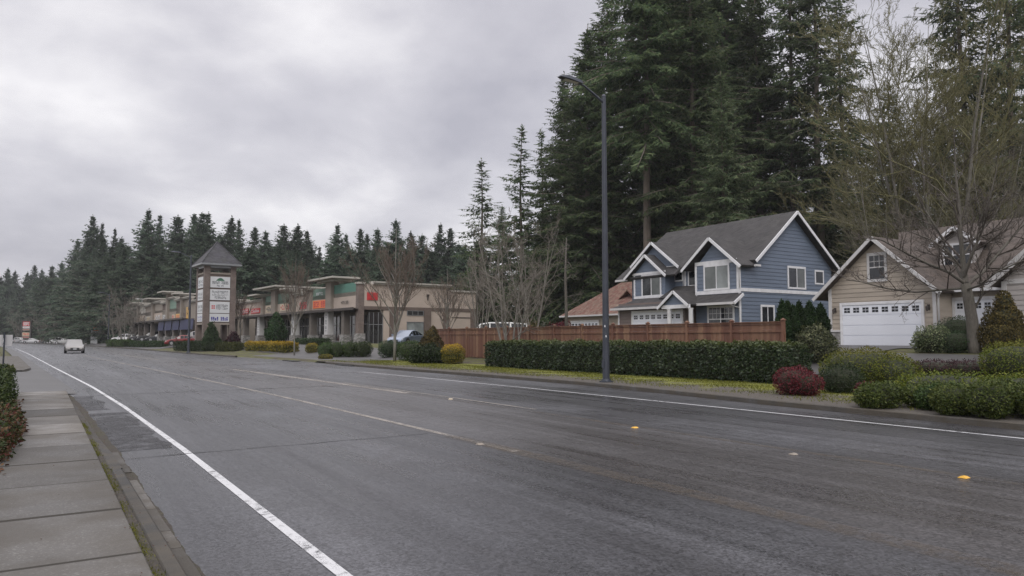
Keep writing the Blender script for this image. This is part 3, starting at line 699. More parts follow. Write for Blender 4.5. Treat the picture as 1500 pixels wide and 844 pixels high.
# ------------------------------------------------------------------ blue house
o = (33.5, 28.5, .9); H1 = thing('blue_house', o, 'blue grey two storey house with white trim and several gables behind the brown fence', 'house')
w = MB(o); zg = .9
w.prism([(34.9, 28.5, zg), (42, 28.5, zg), (42, 28.5, 6.02), (38.2, 28.5, 9.12), (34.9, 28.5, 6.38)], (0, 10.7, 0))
w.prism([(33.4, 28.5, zg), (33.4, 31.77, zg), (33.4, 31.77, 5.88), (33.4, 30.3, 7.25), (33.4, 28.5, 5.88)], (1.497, 0, 0))
w.prism([(34.0, 35.0, 3.9), (34.0, 37.95, 3.9), (34.0, 37.95, 5.95), (34.0, 36.6, 7.0), (34.0, 35.0, 5.95)], (.897, 0, 0))
w.prism([(34.62, 34.3, 6.16), (34.62, 38.4, 6.42), (34.62, 36.6, 7.86)], (2.6, 0, 0))
laps(w, 'y', 28.5, [(34.9, .9), (42, .9), (42, 6.02), (38.2, 9.12), (34.9, 6.38)]); laps(w, 'y', 28.5, [(33.4, .9), (34.9, .9), (34.9, 5.88), (33.4, 5.88)])
laps(w, 'x', 33.4, [(28.5, .9), (31.77, .9), (31.77, 5.88), (30.3, 7.25), (28.5, 5.88)]); laps(w, 'x', 34.0, [(35.0, 3.9), (37.95, 3.9), (37.95, 5.95), (36.6, 7.0), (35.0, 5.95)])
laps(w, 'x', 34.62, [(34.3, 6.16), (38.4, 6.42), (36.6, 7.86)]); laps(w, 'x', 34.9, [(31.78, 3.9), (39.15, 3.9), (39.15, 6.1), (31.78, 6.1)])
w.build('wall', M['blue_siding'], H1)
w = MB(o); w.box(32.6, 34.897, 31.95, 38.0, zg, 3.9); laps(w, 'x', 32.6, [(31.95, zg), (38.0, zg), (38.0, 3.7), (31.95, 3.7)]); w.build('garage_wall', M['brown_siding'], H1)
# roofs
r = MB(o)
r.slab([(38.2, 28.05, 9.3), (34.4, 28.05, 6.13), (34.4, 34.0, 6.13), (38.2, 34.0, 9.3)]); r.slab([(38.2, 34.003, 9.3), (33.85, 34.003, 5.7), (33.85, 39.75, 5.7), (38.2, 39.1, 9.3)])
r.slab([(38.203, 28.05, 9.3), (42.4, 28.05, 5.86), (42.4, 39.75, 5.86), (38.203, 39.1, 9.3)])
R = r.build('roof', M['roof_grey'], H1)
r = MB(o); r.slab([(33.0, 30.37, 7.58), (36.25, 30.37, 7.58), (34.15, 32.54, 5.83), (33.0, 32.54, 5.83)]); r.slab([(33.0, 30.367, 7.58), (36.25, 30.367, 7.58), (34.4, 28.12, 5.78), (33.0, 28.12, 5.78)]); r.build('gable_roof', M['roof_grey'], H1)
r = MB(o); r.slab([(34.25, 36.6, 8.08), (36.8, 36.6, 8.08), (34.65, 34.15, 6.28), (34.25, 34.15, 6.28)]); r.slab([(34.25, 36.603, 8.08), (36.8, 36.603, 8.08), (34.75, 38.6, 6.6), (34.25, 38.6, 6.6)]); r.build('gable_roof', M['roof_grey'], H1)
r = MB(o); r.slab([(33.65, 36.6, 7.2), (34.6, 36.6, 7.2), (34.6, 34.72, 5.74), (33.65, 34.72, 5.74)]); r.slab([(33.65, 36.603, 7.2), (34.6, 36.603, 7.2), (34.6, 38.58, 5.74), (33.65, 38.58, 5.74)]); r.build('gable_roof', M['roof_grey'], H1)
r = MB(o); r.slab([(32.1, 33.2, 3.6), (32.1, 38.25, 3.6), (34.0, 37.5, 4.3), (34.0, 33.2, 4.3)], .1); r.slab([(32.1, 38.25, 3.6), (34.9, 38.25, 3.6), (34.0, 37.5, 4.3)], .1)
r.slab([(32.65, 28.2, 3.68), (32.65, 33.19, 3.68), (33.4, 33.19, 4.2), (33.4, 28.2, 4.2)], .1); r.slab([(33.4, 31.78, 4.2), (33.4, 34.99, 4.2), (34.9, 34.99, 5.0), (34.9, 31.78, 5.0)], .1); r.build('skirt_roof', M['roof_grey'], H1)
r = MB(o); r.slab([(31.75, 32.1, 4.47), (33.7, 32.1, 4.47), (33.2, 33.4, 3.5), (31.75, 33.4, 3.5)], .1); r.slab([(31.75, 32.097, 4.47), (33.7, 32.097, 4.47), (33.2, 30.95, 3.62), (31.75, 30.95, 3.62)], .1)
PR = r.build('porch_roof', M['roof_grey'], H1)
g = MB(o); g.prism([(31.95, 33.1, 3.62), (31.95, 31.2, 3.62), (31.95, 32.1, 4.3)], (.06, 0, 0)); g.build('porch_gable', M['blue_siding'], PR)
# white trim
rake(H1, o, [(33.02, 32.62, 5.7), (33.02, 30.37, 7.5), (33.02, 28.05, 5.65)]); rake(H1, o, [(34.27, 38.65, 6.5), (34.27, 36.6, 8.0), (34.27, 34.08, 6.16)])
rake(H1, o, [(33.67, 38.66, 5.62), (33.67, 36.6, 7.12), (33.67, 34.64, 5.62)]); rake(H1, o, [(34.35, 28.03, 6.02), (38.2, 28.03, 9.22), (42.45, 28.03, 5.74)])
rake(H1, o, [(31.77, 33.45, 3.42), (31.77, 32.1, 4.4), (31.77, 30.9, 3.53)], h=.16)
rake(H1, o, [(32.6, 28.18, 3.58), (33.4, 28.18, 4.12)], h=.16)
t_ = MB(o); t_.box(32.05, 32.1, 33.45, 38.25, 3.46, 3.6); t_.box(32.58, 32.64, 28.2, 31.0, 3.54, 3.68); t_.box(33.8, 33.86, 38.5, 39.75, 5.54, 5.68); t_.box(32.1, 34.9, 38.25, 38.3, 3.47, 3.6)
t_.box(34.2, 34.6, 27.9, 28.06, 5.72, 5.84); t_.each('gutter', M['whitegrey'], H1)
t_ = MB(o)
t_.box(33.36, 33.397, 28.5, 31.8, 4.22, 4.44); t_.box(33.36, 33.397, 28.6, 31.8, 5.98, 6.2); t_.box(33.35, 33.5, 28.44, 28.497, 3.0, 5.8); t_.box(33.35, 33.397, 28.497, 28.62, 4.45, 5.8); t_.box(33.35, 33.397, 31.66, 31.8, 3.9, 5.97)
t_.box(33.5, 42.0, 28.45, 28.497, 4.3, 4.5); t_.box(33.36, 33.5, 28.45, 28.497, .95, 2.99); t_.box(33.95, 33.997, 35.0, 37.98, 4.28, 4.45); t_.box(33.93, 33.997, 34.95, 38.1, 5.86, 6.02)
t_.box(33.95, 33.997, 37.85, 37.98, 4.46, 5.85); t_.box(34.57, 34.617, 34.3, 36.0, 6.16, 6.34); t_.box(34.86, 34.897, 34.02, 34.16, 4.9, 6.2); t_.box(31.9, 32.0, 30.9, 33.2, 3.4, 3.62)
t_.box(32.55, 32.597, 37.88, 38.0, .95, 3.5); t_.each('trim_board', M['white'], H1)
window(H1, o, 'x', 33.4, 29.25, 31.0, 4.55, 5.85, gl='glass_blind', gl2='glass_pale'); w_ = window(H1, o, 'x', 34.0, 35.45, 37.1, 4.47, 5.72, gl2='glass_blind'); window(H1, o, 'x', 34.9, 34.35, 35.45, 5.4, 5.86, (.6,), .09)
window(H1, o, 'x', 34.9, 32.9, 33.75, 5.0, 5.85, (), .09)
window(H1, o, 'x', 33.4, 28.95, 30.75, 2.2, 3.4, (.5,), .12, rail=.45, grid=(.17, .33, .67, .83)); window(H1, o, 'y', 28.5, 37.8, 39.3, 4.7, 5.85, gl2='glass_blind'); window(H1, o, 'y', 28.5, 35.3, 36.3, 2.2, 3.45)
window(H1, o, 'y', 28.5, 40.4, 41.1, 5.05, 5.75, (), .09)
garage_door(H1, o, 32.6, 32.2, 36.5, 1.0, 3.25, 8)
d = MB(o); d.box(33.33, 33.36, 32.0, 32.9, 1.0, 3.05); D_ = d.build('front_door', M['dark_trim'], H1); MB(o).tube([(33.33, 32.1, 1.95), (33.33, 32.1, 2.15)], .02, 6).build('handle', M['steel'], D_)
for y in (32.62, 30.85): MB(o).tube([(31.98, y, .9), (31.98, y, 1.1), (31.98, y, 3.3), (31.98, y, 3.4)], [.2, .15, .13, .18], 12).build('porch_column', M['white'], H1, True, 40)
MB(o).tube([(32.62, 28.55, 3.56), (32.95, 28.42, 3.42), (33.3, 28.4, 3.36), (33.32, 28.4, 1.0)], .035, 6).build('downspout', M['white'], H1, True)
MB(o).tube([(33.1, 28.2, 5.75), (33.25, 28.35, 5.6), (33.33, 28.4, 5.45), (33.33, 28.4, 4.5)], .035, 6).build('downspout', M['white'], H1, True)
MB(o).tube([(34.86, 34.25, 6.1), (34.86, 34.25, 4.95)], .035, 6).build('downspout', M['white'], H1, True)

# ------------------------------------------------------------------ tan house
o = (34.8, 23.7, 1.2); H2 = thing('tan_house', o, 'tan lap sided house with white double garage door and brown shingle roof', 'house'); zg = 1.2
w = MB(o); w.prism([(34.8, 18.3, 1.95), (34.8, 23.74, 1.95), (34.8, 23.74, 4.22), (34.8, 21.1, 6.42), (34.8, 18.3, 3.95)], (5.0, 0, 0))
laps(w, 'x', 34.8, [(18.3, 1.95), (23.74, 1.95), (23.74, 4.22), (21.1, 6.42), (18.3, 3.95)]); W2 = w.build('wall', M['tan_siding'], H2)
w = MB(o); w.prism([(36.3, 15.68, zg), (36.3, 18.297, zg), (36.3, 18.297, 4.0), (36.3, 15.68, 4.0)], (4, 0, 0)); w.box(39.9, 43.5, 6, 23.6, zg, 3.9); laps(w, 'x', 36.3, [(15.68, zg), (18.297, zg), (18.297, 4.0), (15.68, 4.0)]); w.build('recessed_wall', M['tan_siding'], H2)
w = MB(o); w.prism([(35.3, 8.6, 1.95), (35.3, 15.676, 1.95), (35.3, 15.676, 4.1), (35.3, 12.3, 7.0), (35.3, 8.6, 3.9)], (4.5, 0, 0)); laps(w, 'x', 35.3, [(8.6, 1.95), (15.676, 1.95), (15.676, 4.1), (12.3, 7.0), (8.6, 3.9)]); w.build('wing_wall', M['grey_siding'], H2)
s_ = MB(o); s_.box(34.74, 35.5, 23.12, 23.8, zg - .2, 1.95); s_.box(34.74, 35.5, 18.24, 18.72, zg - .2, 1.95); s_.box(35.24, 36.2, 8.6, 15.72, zg - .2, 1.95); s_.box(34.9, 39, 23.3, 23.74, zg - .2, 1.94); s_.each('stone_base', M['stone'], H2)
s_ = MB(o); s_.box(34.7, 35.5, 23.1, 23.83, 1.953, 2.05); s_.box(34.7, 35.5, 18.2, 18.74, 1.953, 2.05); s_.box(35.2, 36.2, 8.6, 15.75, 1.953, 2.05)
s_.box(34.75, 34.797, 23.6, 23.78, 2.053, 4.2); s_.box(34.75, 34.797, 18.26, 18.42, 2.053, 4.0); s_.box(35.25, 35.297, 15.5, 15.7, 2.053, 4.1); s_.box(35.25, 35.297, 8.6, 15.5, 3.98, 4.18); s_.each('trim_board', M['whitegrey'], H2)
r = MB(o); r.slab([(34.4, 21.1, 6.66), (40.2, 21.1, 6.66), (40.2, 24.4, 3.72), (34.4, 24.4, 3.72)]); r.slab([(34.4, 21.097, 6.66), (39.1, 21.097, 6.66), (36.1, 17.98, 3.82), (34.4, 17.98, 3.82)]); r.build('garage_roof', M['roof_tan'], H2)
r = MB(o); r.slab([(35.95, 4, 3.93), (35.95, 20.8, 3.93), (40.0, 22.9, 7.5), (40.0, 4, 7.5)], .16); r.slab([(40.003, 4, 7.5), (40.003, 22.9, 7.5), (44, 23.6, 3.9), (44, 4, 3.9)], .16); r.build('roof', M['roof_tan'], H2)
r = MB(o); r.slab([(34.9, 12.3, 7.25), (39.7, 12.3, 7.25), (36.2, 16.12, 3.98), (34.9, 16.12, 3.98)]); r.slab([(34.9, 12.297, 7.25), (39.7, 12.297, 7.25), (36.2, 8.4, 3.9), (34.9, 8.4, 3.9)]); r.build('wing_roof', M['roof_tan'], H2)
rake(H2, o, [(34.38, 24.45, 3.62), (34.38, 21.1, 6.58), (34.38, 17.93, 3.72)], 'whitegrey'); rake(H2, o, [(34.88, 16.17, 3.88), (34.88, 12.3, 7.18), (34.88, 8.3, 3.8)], 'whitegrey', h=.26)
g = MB(o); g.box(35.88, 35.95, 15.9, 18.3, 3.78, 3.92); g.build('gutter', M['white'], H2)
dm = MB(o); dm.prism([(37.45, 17.75, 4.9), (37.45, 19.4, 4.9), (37.45, 19.4, 6.3), (37.45, 18.58, 6.85), (37.45, 17.75, 6.3)], (2.3, 0, 0)); laps(dm, 'x', 37.45, [(17.75, 4.9), (19.4, 4.9), (19.4, 6.3), (18.58, 6.85), (17.75, 6.3)]); DM = dm.build('dormer', M['grey_siding'], H2)
r = MB(o); r.slab([(37.15, 18.58, 7.02), (39.5, 18.58, 7.02), (38.6, 19.68, 6.22), (37.15, 19.68, 6.22)], .1); r.slab([(37.15, 18.577, 7.02), (39.5, 18.577, 7.02), (38.6, 17.45, 6.2), (37.15, 17.45, 6.2)], .1); r.build('dormer_roof', M['roof_tan'], DM)
rake(DM, o, [(37.13, 19.74, 6.15), (37.13, 18.58, 6.97), (37.13, 17.4, 6.12)], 'white', h=.18)
window(DM, o, 'x', 37.45, 17.98, 19.15, 5.2, 6.15, (.33, .67), .09, rail=.5)
window(H2, o, 'x', 34.8, 20.68, 21.45, 4.55, 5.72, (), .13, m='whitegrey', rail=.5, grid=(.33, .67))
garage_door(H2, o, 34.8, 18.95, 22.98, 1.26, 3.3, 8); garage_door(H2, o, 36.3, 16.55, 18.15, 1.26, 3.4, 4)
for y in (23.4, 18.6):
    mb = MB(o); mb.box(34.72, 34.797, y - .05, y + .05, 2.95, 3.2); mb.tube([(34.72, y, 3.16), (34.62, y, 3.2), (34.6, y, 3.14)], .012, 5); mb.tube([(34.6, y, 3.14), (34.6, y, 3.1), (34.6, y, 2.92), (34.6, y, 2.88)], [.03, .07, .05, .02], 8); mb.build('wall_lamp', M['dark_trim'], H2)
mb = MB(o); mb.tube([(36.24, 15.95, 3.1), (36.14, 15.95, 3.1)], .02, 5); mb.tube([(36.14, 15.95, 3.12), (36.14, 15.95, 3.05), (36.14, 15.95, 2.88), (36.14, 15.95, 2.84)], [.03, .07, .05, .02], 8); mb.build('wall_lamp', M['dark_trim'], H2)
MB(o).tube([(34.5, 17.9, 3.75), (34.78, 18.15, 3.6), (34.79, 18.17, 3.4), (34.79, 18.17, 1.3)], .045, 6).build('downspout', M['whitegrey'], H2, True)

# ------------------------------------------------------------------ house under red needles behind the fence
o = (42, 50, .8); H3 = thing('needle_covered_house', o, 'low house with a shingle roof coated in reddish fallen needles left of the blue house', 'house')
w = MB(o); w.box(42, 50, 44.5, 56.4, .8, 3.6); w.build('wall', M['tan_siding'], H3)
r = MB(o); r.slab([(41.5, 44, 3.72), (41.5, 56.9, 3.72), (45.6, 52.8, 6.8), (45.6, 44, 6.8)]); r.slab([(41.5, 56.903, 3.72), (50.5, 56.903, 3.72), (46.4, 52.8, 6.8), (45.6, 52.8, 6.8)]); r.slab([(45.603, 52.8, 6.8), (50.5, 56.9, 3.72), (50.5, 44, 3.72), (45.603, 44, 6.8)])
r.build('roof', M['roof_red'], H3)
g = MB(o); g.box(41.43, 41.5, 44, 56.9, 3.58, 3.72); g.box(41.93, 41.997, 56.2, 56.45, .8, 3.57); g.each('gutter', M['whitegrey'], H3)
garage_door(H3, o, 42, 51.7, 55.6, .9, 3.1, 8)
r = MB(o); r.slab([(43.2, 49.2, 5.9), (45, 49.2, 5.9), (45, 48.0, 4.9), (43.2, 48.0, 4.9)], .1); r.slab([(43.2, 49.203, 5.9), (45, 49.203, 5.9), (45, 50.4, 5.1), (43.2, 50.4, 5.1)], .1); r.build('gable_roof', M['roof_red'], H3)

# ------------------------------------------------------------------ fence
YF0, YF1, XF = 17.9, 47.6, 23.5
o = (XF, (YF0 + YF1) / 2, zt(XF, 30)); FN = thing('wooden_fence', o, 'long red brown cedar board fence with capped posts behind the clipped hedge', 'fence')
mb = MB(o); y = YF0; rf = random.Random(8); zb = lambda y: zt(XF, y)
while y < YF1 - .01:
    d = rf.uniform(-.006, .006); mb.box(XF - .012 + d, XF + .012 + d, y + .004, y + .136, zb(y) + .03, 1.92); y += .14
mb.build('board_panel', M['fence'], FN)
posts = [18.0, 20.45, 22.9, 25.35, 27.8, 30.25, 32.7, 35.15, 37.6, 40.05, 42.5, 45.0, 47.5]
mb = MB(o); mb2 = MB(o)
for a, b in zip(posts[:-1], posts[1:]):
    mb.box(XF - .05, XF - .015, a + .06, b - .06, 1.86, 1.95); mb.box(XF - .045, XF - .012, a + .06, b - .06, 2.16, 2.23); mb.box(XF - .08, XF + .06, a + .06, b - .06, 2.232, 2.27); mb.box(XF - .04, XF - .012, a + .06, b - .06, .42, .51)
    mb.each('rail', M['fence'], FN); mb = MB(o); yy = a + .06
    while yy < b - .065: mb2.box(XF - .008, XF + .012, yy + .003, min(b - .06, yy + .2), 1.952, 2.158); yy += .2
    mb2.build('top_panel', M['fence'], FN); mb2 = MB(o)
for y in posts:
    p = MB(o); p.box(XF - .06, XF + .06, y - .055, y + .055, zb(y) - .1, 2.3); P_ = p.build('post', M['fence'], FN)
    c = MB(o); c.box(XF - .085, XF + .085, y - .08, y + .08, 2.302, 2.335); c.add([(XF - .07, y - .065, 2.337), (XF + .07, y - .065, 2.337), (XF + .07, y + .065, 2.337), (XF - .07, y + .065, 2.337), (XF, y, 2.4)], [(0, 1, 4), (1, 2, 4), (2, 3, 4), (3, 0, 4)]); c.build('post_cap', M['fence'], P_)

# ------------------------------------------------------------------ lettering of illegible signs: rows of letter-like strokes
SEG = ['1110111', '1011101', '1011011', '0111010', '1101011', '1101111', '1010110', '1111011', '0110111', '1100101', '1110110', '0101111']
def glyphs(mb, fx, a0, a1, z0, z1, n, rr, th=.16):
    """fx(a, z) -> 3D point lifted off the sign face; strokes are thin quads"""
    W = (a1 - a0) / n; Hh = z1 - z0
    for k in range(n):
        if n > 6 and k == n // 2 and rr.random() < .6: continue
        c0 = a0 + W * k + W * .1 * (1 if W > 0 else 1); c1 = a0 + W * (k + 1) - W * .14; s = rr.choice(SEG); t = Hh * th; tw = (1 if W > 0 else -1) * t * .8
        def q(x0, x1, y0, y1): mb.poly([fx(x0, y0), fx(x1, y0), fx(x1, y1), fx(x0, y1)])
        zm = (z0 + z1) / 2
        if s[0] == '1': q(c0, c1, z1 - t, z1)
        if s[1] == '1': q(c0, c0 + tw, zm, z1 - t)
        if s[2] == '1': q(c1 - tw, c1, zm, z1 - t)
        if s[3] == '1': q(c0, c1, zm - t / 2, zm + t / 2 - .001)
        if s[4] == '1': q(c0, c0 + tw, z0 + t, zm - t / 2)
        if s[5] == '1': q(c1 - tw, c1, z0 + t, zm - t / 2)
        if s[6] == '1': q(c0, c1, z0, z0 + t)
rg = random.Random(12)

# ------------------------------------------------------------------ brick sign tower (local: x back from us = across road, y away)
DL = rad(3.5); T0 = at_depth(297, 505, 84)
TW = thing('sign_tower', (T0.x, T0.y, .2), 'tall brick sign tower with a pyramid roof and stacked white sign panels', 'sign tower', rz=DL)
o = (0, 0, .2); Wd, Dp = 3.5, 3.9
for x0, y0 in ((0, 0), (Wd - .62, 0), (0, Dp - .62), (Wd - .62, Dp - .62)):
    mb = MB(o); mb.box(x0, x0 + .62, y0, y0 + .62, 0, 9.9); p_ = mb.build('brick_pier', M['brick'], TW)
mb = MB(o); mb.box(.62, Wd - .62, .12, .4, 3.3, 8.95); mb.box(.12, .4, .62, Dp - .62, 3.3, 8.95); mb.box(.62, Wd - .62, Dp - .4, Dp - .12, 3.3, 8.95); mb.box(Wd - .4, Wd - .12, .62, Dp - .62, 3.3, 8.95); mb.each('panel_wall', M['brick_dark'], TW)
mb = MB(o)
for z in (3.15, 8.95): 
    mb.box(.62, Wd - .62, .03, .45, z, z + .22); mb.box(.03, .45, .62, Dp - .62, z, z + .22); mb.box(Wd - .45, Wd - .03, .62, Dp - .62, z, z + .22)
mb.each('band', M['stucco_grey'], TW)
mb = MB(o); mb.box(-.05, .7, -.05, .7, 0, 1.1); mb.box(Wd - .7, Wd + .05, -.05, .7, 0, 1.1); mb.box(-.05, .7, Dp - .7, Dp + .05, 0, 1.1); mb.each('stone_base', M['stone'], TW)
mb = MB(o); ov = .45; ap = (Wd / 2, Dp / 2, 12.95); cs = [(-ov, -ov, 10.18), (Wd + ov, -ov, 10.18), (Wd + ov, Dp + ov, 10.18), (-ov, Dp + ov, 10.18)]
mb.add(cs + [ap], [(0, 1, 4), (1, 2, 4), (2, 3, 4), (3, 0, 4), (3, 2, 1, 0)]); RT = mb.build('roof', M['roof_tower'], TW)
mb = MB(o); mb.box(-ov - .05, Wd + ov + .05, -ov - .05, Dp + ov + .05, 9.98, 10.17); mb.box(.05, Wd - .05, .05, Dp - .05, 9.7, 9.97); mb.build('eave', M['steel'], TW)
mb = MB(o)
for c in cs: mb.bar((c[0], c[1], c[2] + .03), (ap[0], ap[1], ap[2] + .03), .12, .06)
mb.build('ridge_cap', M['roof_tower'], RT)
zs = [(7.42, 8.68), (5.98, 7.22), (4.5, 5.8), (3.5, 4.42)]; inks = ['ink', 'ink', 'ink', 'ink_blue']
for k, (z0, z1) in enumerate(zs):
    mb = MB(o); mb.box(.66, Wd - .66, .04, .118, z0, z1); S = mb.build('sign_panel', M['sign_white'], TW)
    g = MB(o); fx = lambda a, z: (a, .034, z)
    a0, a1 = .85, Wd - .85; h = z1 - z0
    if k == 0:
        glyphs(g, fx, a0, a1, z0 + h * .32, z0 + h * .58, 11, rg); glyphs(g, fx, a0 + .5, a1 - .5, z0 + h * .1, z0 + h * .24, 8, rg)
        e = MB(o); pts = [(lerp(1.25, Wd - 1.25, i / 10), .033, z0 + h * (.62 + .28 * math.sin(math.pi * i / 10))) for i in range(11)]; e.poly(pts); e.build('emblem', M['ink_green'], S)
    elif k == 1: glyphs(g, fx, a0, a1, z0 + h * .62, z0 + h * .86, 9, rg); glyphs(g, fx, a0, a1, z0 + h * .42, z0 + h * .54, 14, rg); glyphs(g, fx, a0 + .3, a1 - .2, z0 + h * .12, z0 + h * .34, 8, rg)
    elif k == 2:
        glyphs(g, fx, a0 + .5, a1, z0 + h * .55, z0 + h * .75, 9, rg); glyphs(g, fx, a0 + .5, a1, z0 + h * .3, z0 + h * .5, 9, rg)
        e = MB(o)
        for dx, dz in ((0, 0), (.2, 0), (0, .24), (.2, .24)): e.poly([fx(a0 + dx, z0 + h * .36 + dz), fx(a0 + dx + .15, z0 + h * .36 + dz), fx(a0 + dx + .15, z0 + h * .36 + dz + .17), fx(a0 + dx, z0 + h * .36 + dz + .17)])
        e.build('emblem', M['red'], S)
    else: glyphs(g, fx, a0 - .05, a1 + .05, z0 + h * .14, z0 + h * .6, 9, rg, .24)
    g.build('lettering', M[inks[k]], S)
    mb = MB(o); mb.box(.04, .118, .7, Dp - .7, z0, z1); S2 = mb.build('sign_panel', M['sign_white'], TW)
    g = MB(o); fx2 = lambda a, z: (.034, a, z); glyphs(g, fx2, Dp - .95, .95, z0 + h * .45, z0 + h * .7, 8, rg); glyphs(g, fx2, Dp - .95, .95, z0 + h * .15, z0 + h * .33, 9, rg); g.build('lettering', M[inks[k]], S2)

# ------------------------------------------------------------------ shopping arcades (local: x back from the front, y along away)
def arcade(name, O, zg, label, L, sections, piers, cols, depth=14, side=True, awn=None, cap='stucco_light'):
    T = thing(name, (O.x, O.y, zg), label, 'shops', rz=DL); o = (0, 0, zg)
    mb = MB(o); mb.box(3.2, depth, .3, L, zg - .6, 6.6); mb.box(.05, 3.2, .3, L, 5.0, 6.5); mb.build('body', M['stucco_grey'], T)
    g = MB(o); g.box(3.15, 3.198, .4, L - .2, zg, 4.2); SF = g.build('shop_front', M['glass_shop'], T)
    mu = MB(o); y = .6; rr = random.Random(int(L * 7))
    while y < L - .4:
        mu.box(3.07, 3.147, y - .03, y + .03, zg, 4.2); y += rr.choice((.75, 1.1, 1.1, 1.5))
    mu.box(3.08, 3.146, .4, L - .2, 3.15, 3.22); mu.box(3.08, 3.146, .4, L - .2, zg, zg + .35); mu.build('mullion', M['whitegrey'], SF)
    c = MB(o); c.box(-.9, 3.0, -.1, L, 4.58, 4.64); c.box(-.95, -.85, -.1, L, 4.5, 4.78); c.build('canopy', M['dark_trim'], T)
    s = MB(o); s.box(-.85, 3.1, .2, L, zg - .25, zg + .02); s.build('walkway', M['slab'], T)
    for y0, y1, zb, zm, zt_, mlow, mtop, corn in sections:
        b = MB(o); b.box(-.0, .3, y0, y1, zb, zm); b.build('fascia', M[mlow], T)
        if zt_ > zm: b = MB(o); b.box(.05, .35, y0, y1, zm + .002, zt_); b.build('parapet', M[mtop], T)
        if corn: b = MB(o); b.box(-.25, .5, y0 - .05, y1 + .05, zt_ - .3, zt_ - .12); b.box(-.4, .6, y0 - .1, y1 + .1, zt_ - .118, zt_ + .02); b.build('cornice', M[cap], T)
    for y0, y1, z1, cy0, cy1 in piers:
        b = MB(o); b.box(-.35, .6, y0, y1, 4.8, z1); b.build('pier', M['stucco_grey'], T)
        if cy1 > cy0:
            b = MB(o); b.prism([(-.8, lerp(y0, cy0, .6), z1 - .12), (-.8, lerp(y1, cy1, .6), z1 - .12), (1.4, lerp(y1, cy1, .6), z1 - .12), (1.4, lerp(y0, cy0, .6), z1 - .12)], (0, 0, .22)); b.box(-1.5, 1.8, cy0, cy1, z1 + .102, z1 + .3); b.build('pier_cap', M[cap], T)
    for y, w, m, stone_ in cols:
        b = MB(o); b.box(-.45, .25, y - w / 2, y + w / 2, zg, 4.577); K = b.build('column', M[m], T)
        if stone_: b = MB(o); b.box(-.6, .4, y - w / 2 - .13, y + w / 2 + .13, zg - .3, zg + 1.05); b.build('stone_base', M['stone'], K)
    return T, o
OM = at_depth(528, 503, 76); zM = .95
secs = [(.62, 7.2, 4.8, 6.05, 7.45, 'stucco', 'green', 0), (8.75, 14.0, 4.8, 6.05, 7.3, 'stucco', 'green_pale', 0), (14.0, 20.1, 4.8, 7.1, 7.1, 'stucco', 'stucco', 1), (20.1, 26.0, 4.8, 6.05, 7.4, 'stucco', 'green_pale', 0),
        (27.7, 31.5, 4.8, 6.05, 7.3, 'stucco', 'green_pale', 0), (31.5, 45.2, 4.8, 6.95, 6.95, 'stucco', 'stucco', 1)]
MA, o = arcade('shop_arcade', OM, zM, 'beige and teal shopping arcade with brick corner pier facing the bare street tree', 46, secs,
    [(7.2, 8.75, 7.95, 4.1, 11.3), (13.6, 14.5, 7.35, 13.2, 14.9), (19.5, 20.6, 7.5, 19.1, 21.0), (26.0, 27.7, 8.05, 22.6, 32.0), (31.2, 32.0, 7.3, 30.5, 34.5), (44.8, 46.2, 7.2, 44.3, 46.8)],
    [(8.2, 1.0, 'whitegrey', 1), (3.6, .7, 'column', 1), (13.0, .7, 'column', 1), (18.9, 1.0, 'whitegrey', 1), (25.5, .7, 'column', 1), (32.6, 1.0, 'whitegrey', 1), (39.5, .8, 'column', 1), (45.5, 1.0, 'column', 1)])
b = MB(o); b.box(-.32, .3, -.12, .6, zM - .3, 7.2); b.build('corner_pier', M['brick'], MA)
b = MB(o); b.box(-.44, .42, -.24, .72, zM - .3, 2.1); b.build('stone_base', M['stone'], MA); b = MB(o); b.box(-.42, .4, -.22, .7, 7.202, 7.4); b.build('pier_cap', M['stucco_light'], MA)
# side wall facing us (y = 0)
b = MB(o); b.box(.31, 10.4, -.1, .295, 4.9, 7.2); b.box(2.5, 10.4, -.1, .295, zM - .5, 4.55); b.box(10.402, 14, -.1, .295, zM - .5, 6.75); b.each('side_wall', M['stucco'], MA)
b = MB(o); b.box(1.2, 10.5, -.35, .5, 7.202, 7.36); b.box(1.2, 10.6, -.5, .6, 7.362, 7.52); b.box(10.62, 14.1, -.3, .5, 6.752, 6.95); b.each('cornice', M['stucco_light'], MA)
b = MB(o); b.box(.31, 14, -.16, -.102, 4.56, 4.92); 
b.build('belt_course', M['brick_dark'], MA)
for x0, x1 in ((3.2, 4.1), (7.3, 8.1), (9.72, 10.38), (13.3, 13.98)): b = MB(o); b.box(x0, x1, -.3, -.102, zM - .3, 4.557); b.build('pilaster', M['brick_dark'], MA)
mr = MA.location
def side_win(x0, x1, z0, z1, gl='glass_shop', mull=(.5,)):
    f = MB(o); f.box(x0 - .07, x1 + .07, -.16, -.103, z1, z1 + .07); f.box(x0 - .07, x1 + .07, -.16, -.103, z0 - .07, z0); f.box(x0 - .07, x0, -.16, -.103, z0, z1); f.box(x1, x1 + .07, -.16, -.103, z0, z1)
    for k in mull: f.box(lerp(x0, x1, k) - .03, lerp(x0, x1, k) + .03, -.15, -.103, z0, z1)
    w = f.build('window', M['steel'], MA); MB(o).box(x0, x1, -.115, -.108, z0, z1).build('pane', M[gl], w)
side_win(5.3, 7.2, 1.9, 3.3, 'glass_pale'); side_win(5.3, 7.2, 4.1, 4.5, 'dark', (.33, .67))
for x in (8.9,): b = MB(o); b.tube([(7.7, -.3, 6.35), (7.7, -.22, 6.1), (7.7, -.18, 5.7)], [.14, .1, .03], 8); b.build('wall_lamp', M['dark_trim'], MA)
b = MB(o); b.box(10.8, 13.7, -.14, -.102, 3.85, 3.95); b.build('dark_strip', M['dark_trim'], MA)  # thin dark strip standing slightly proud of the side wall
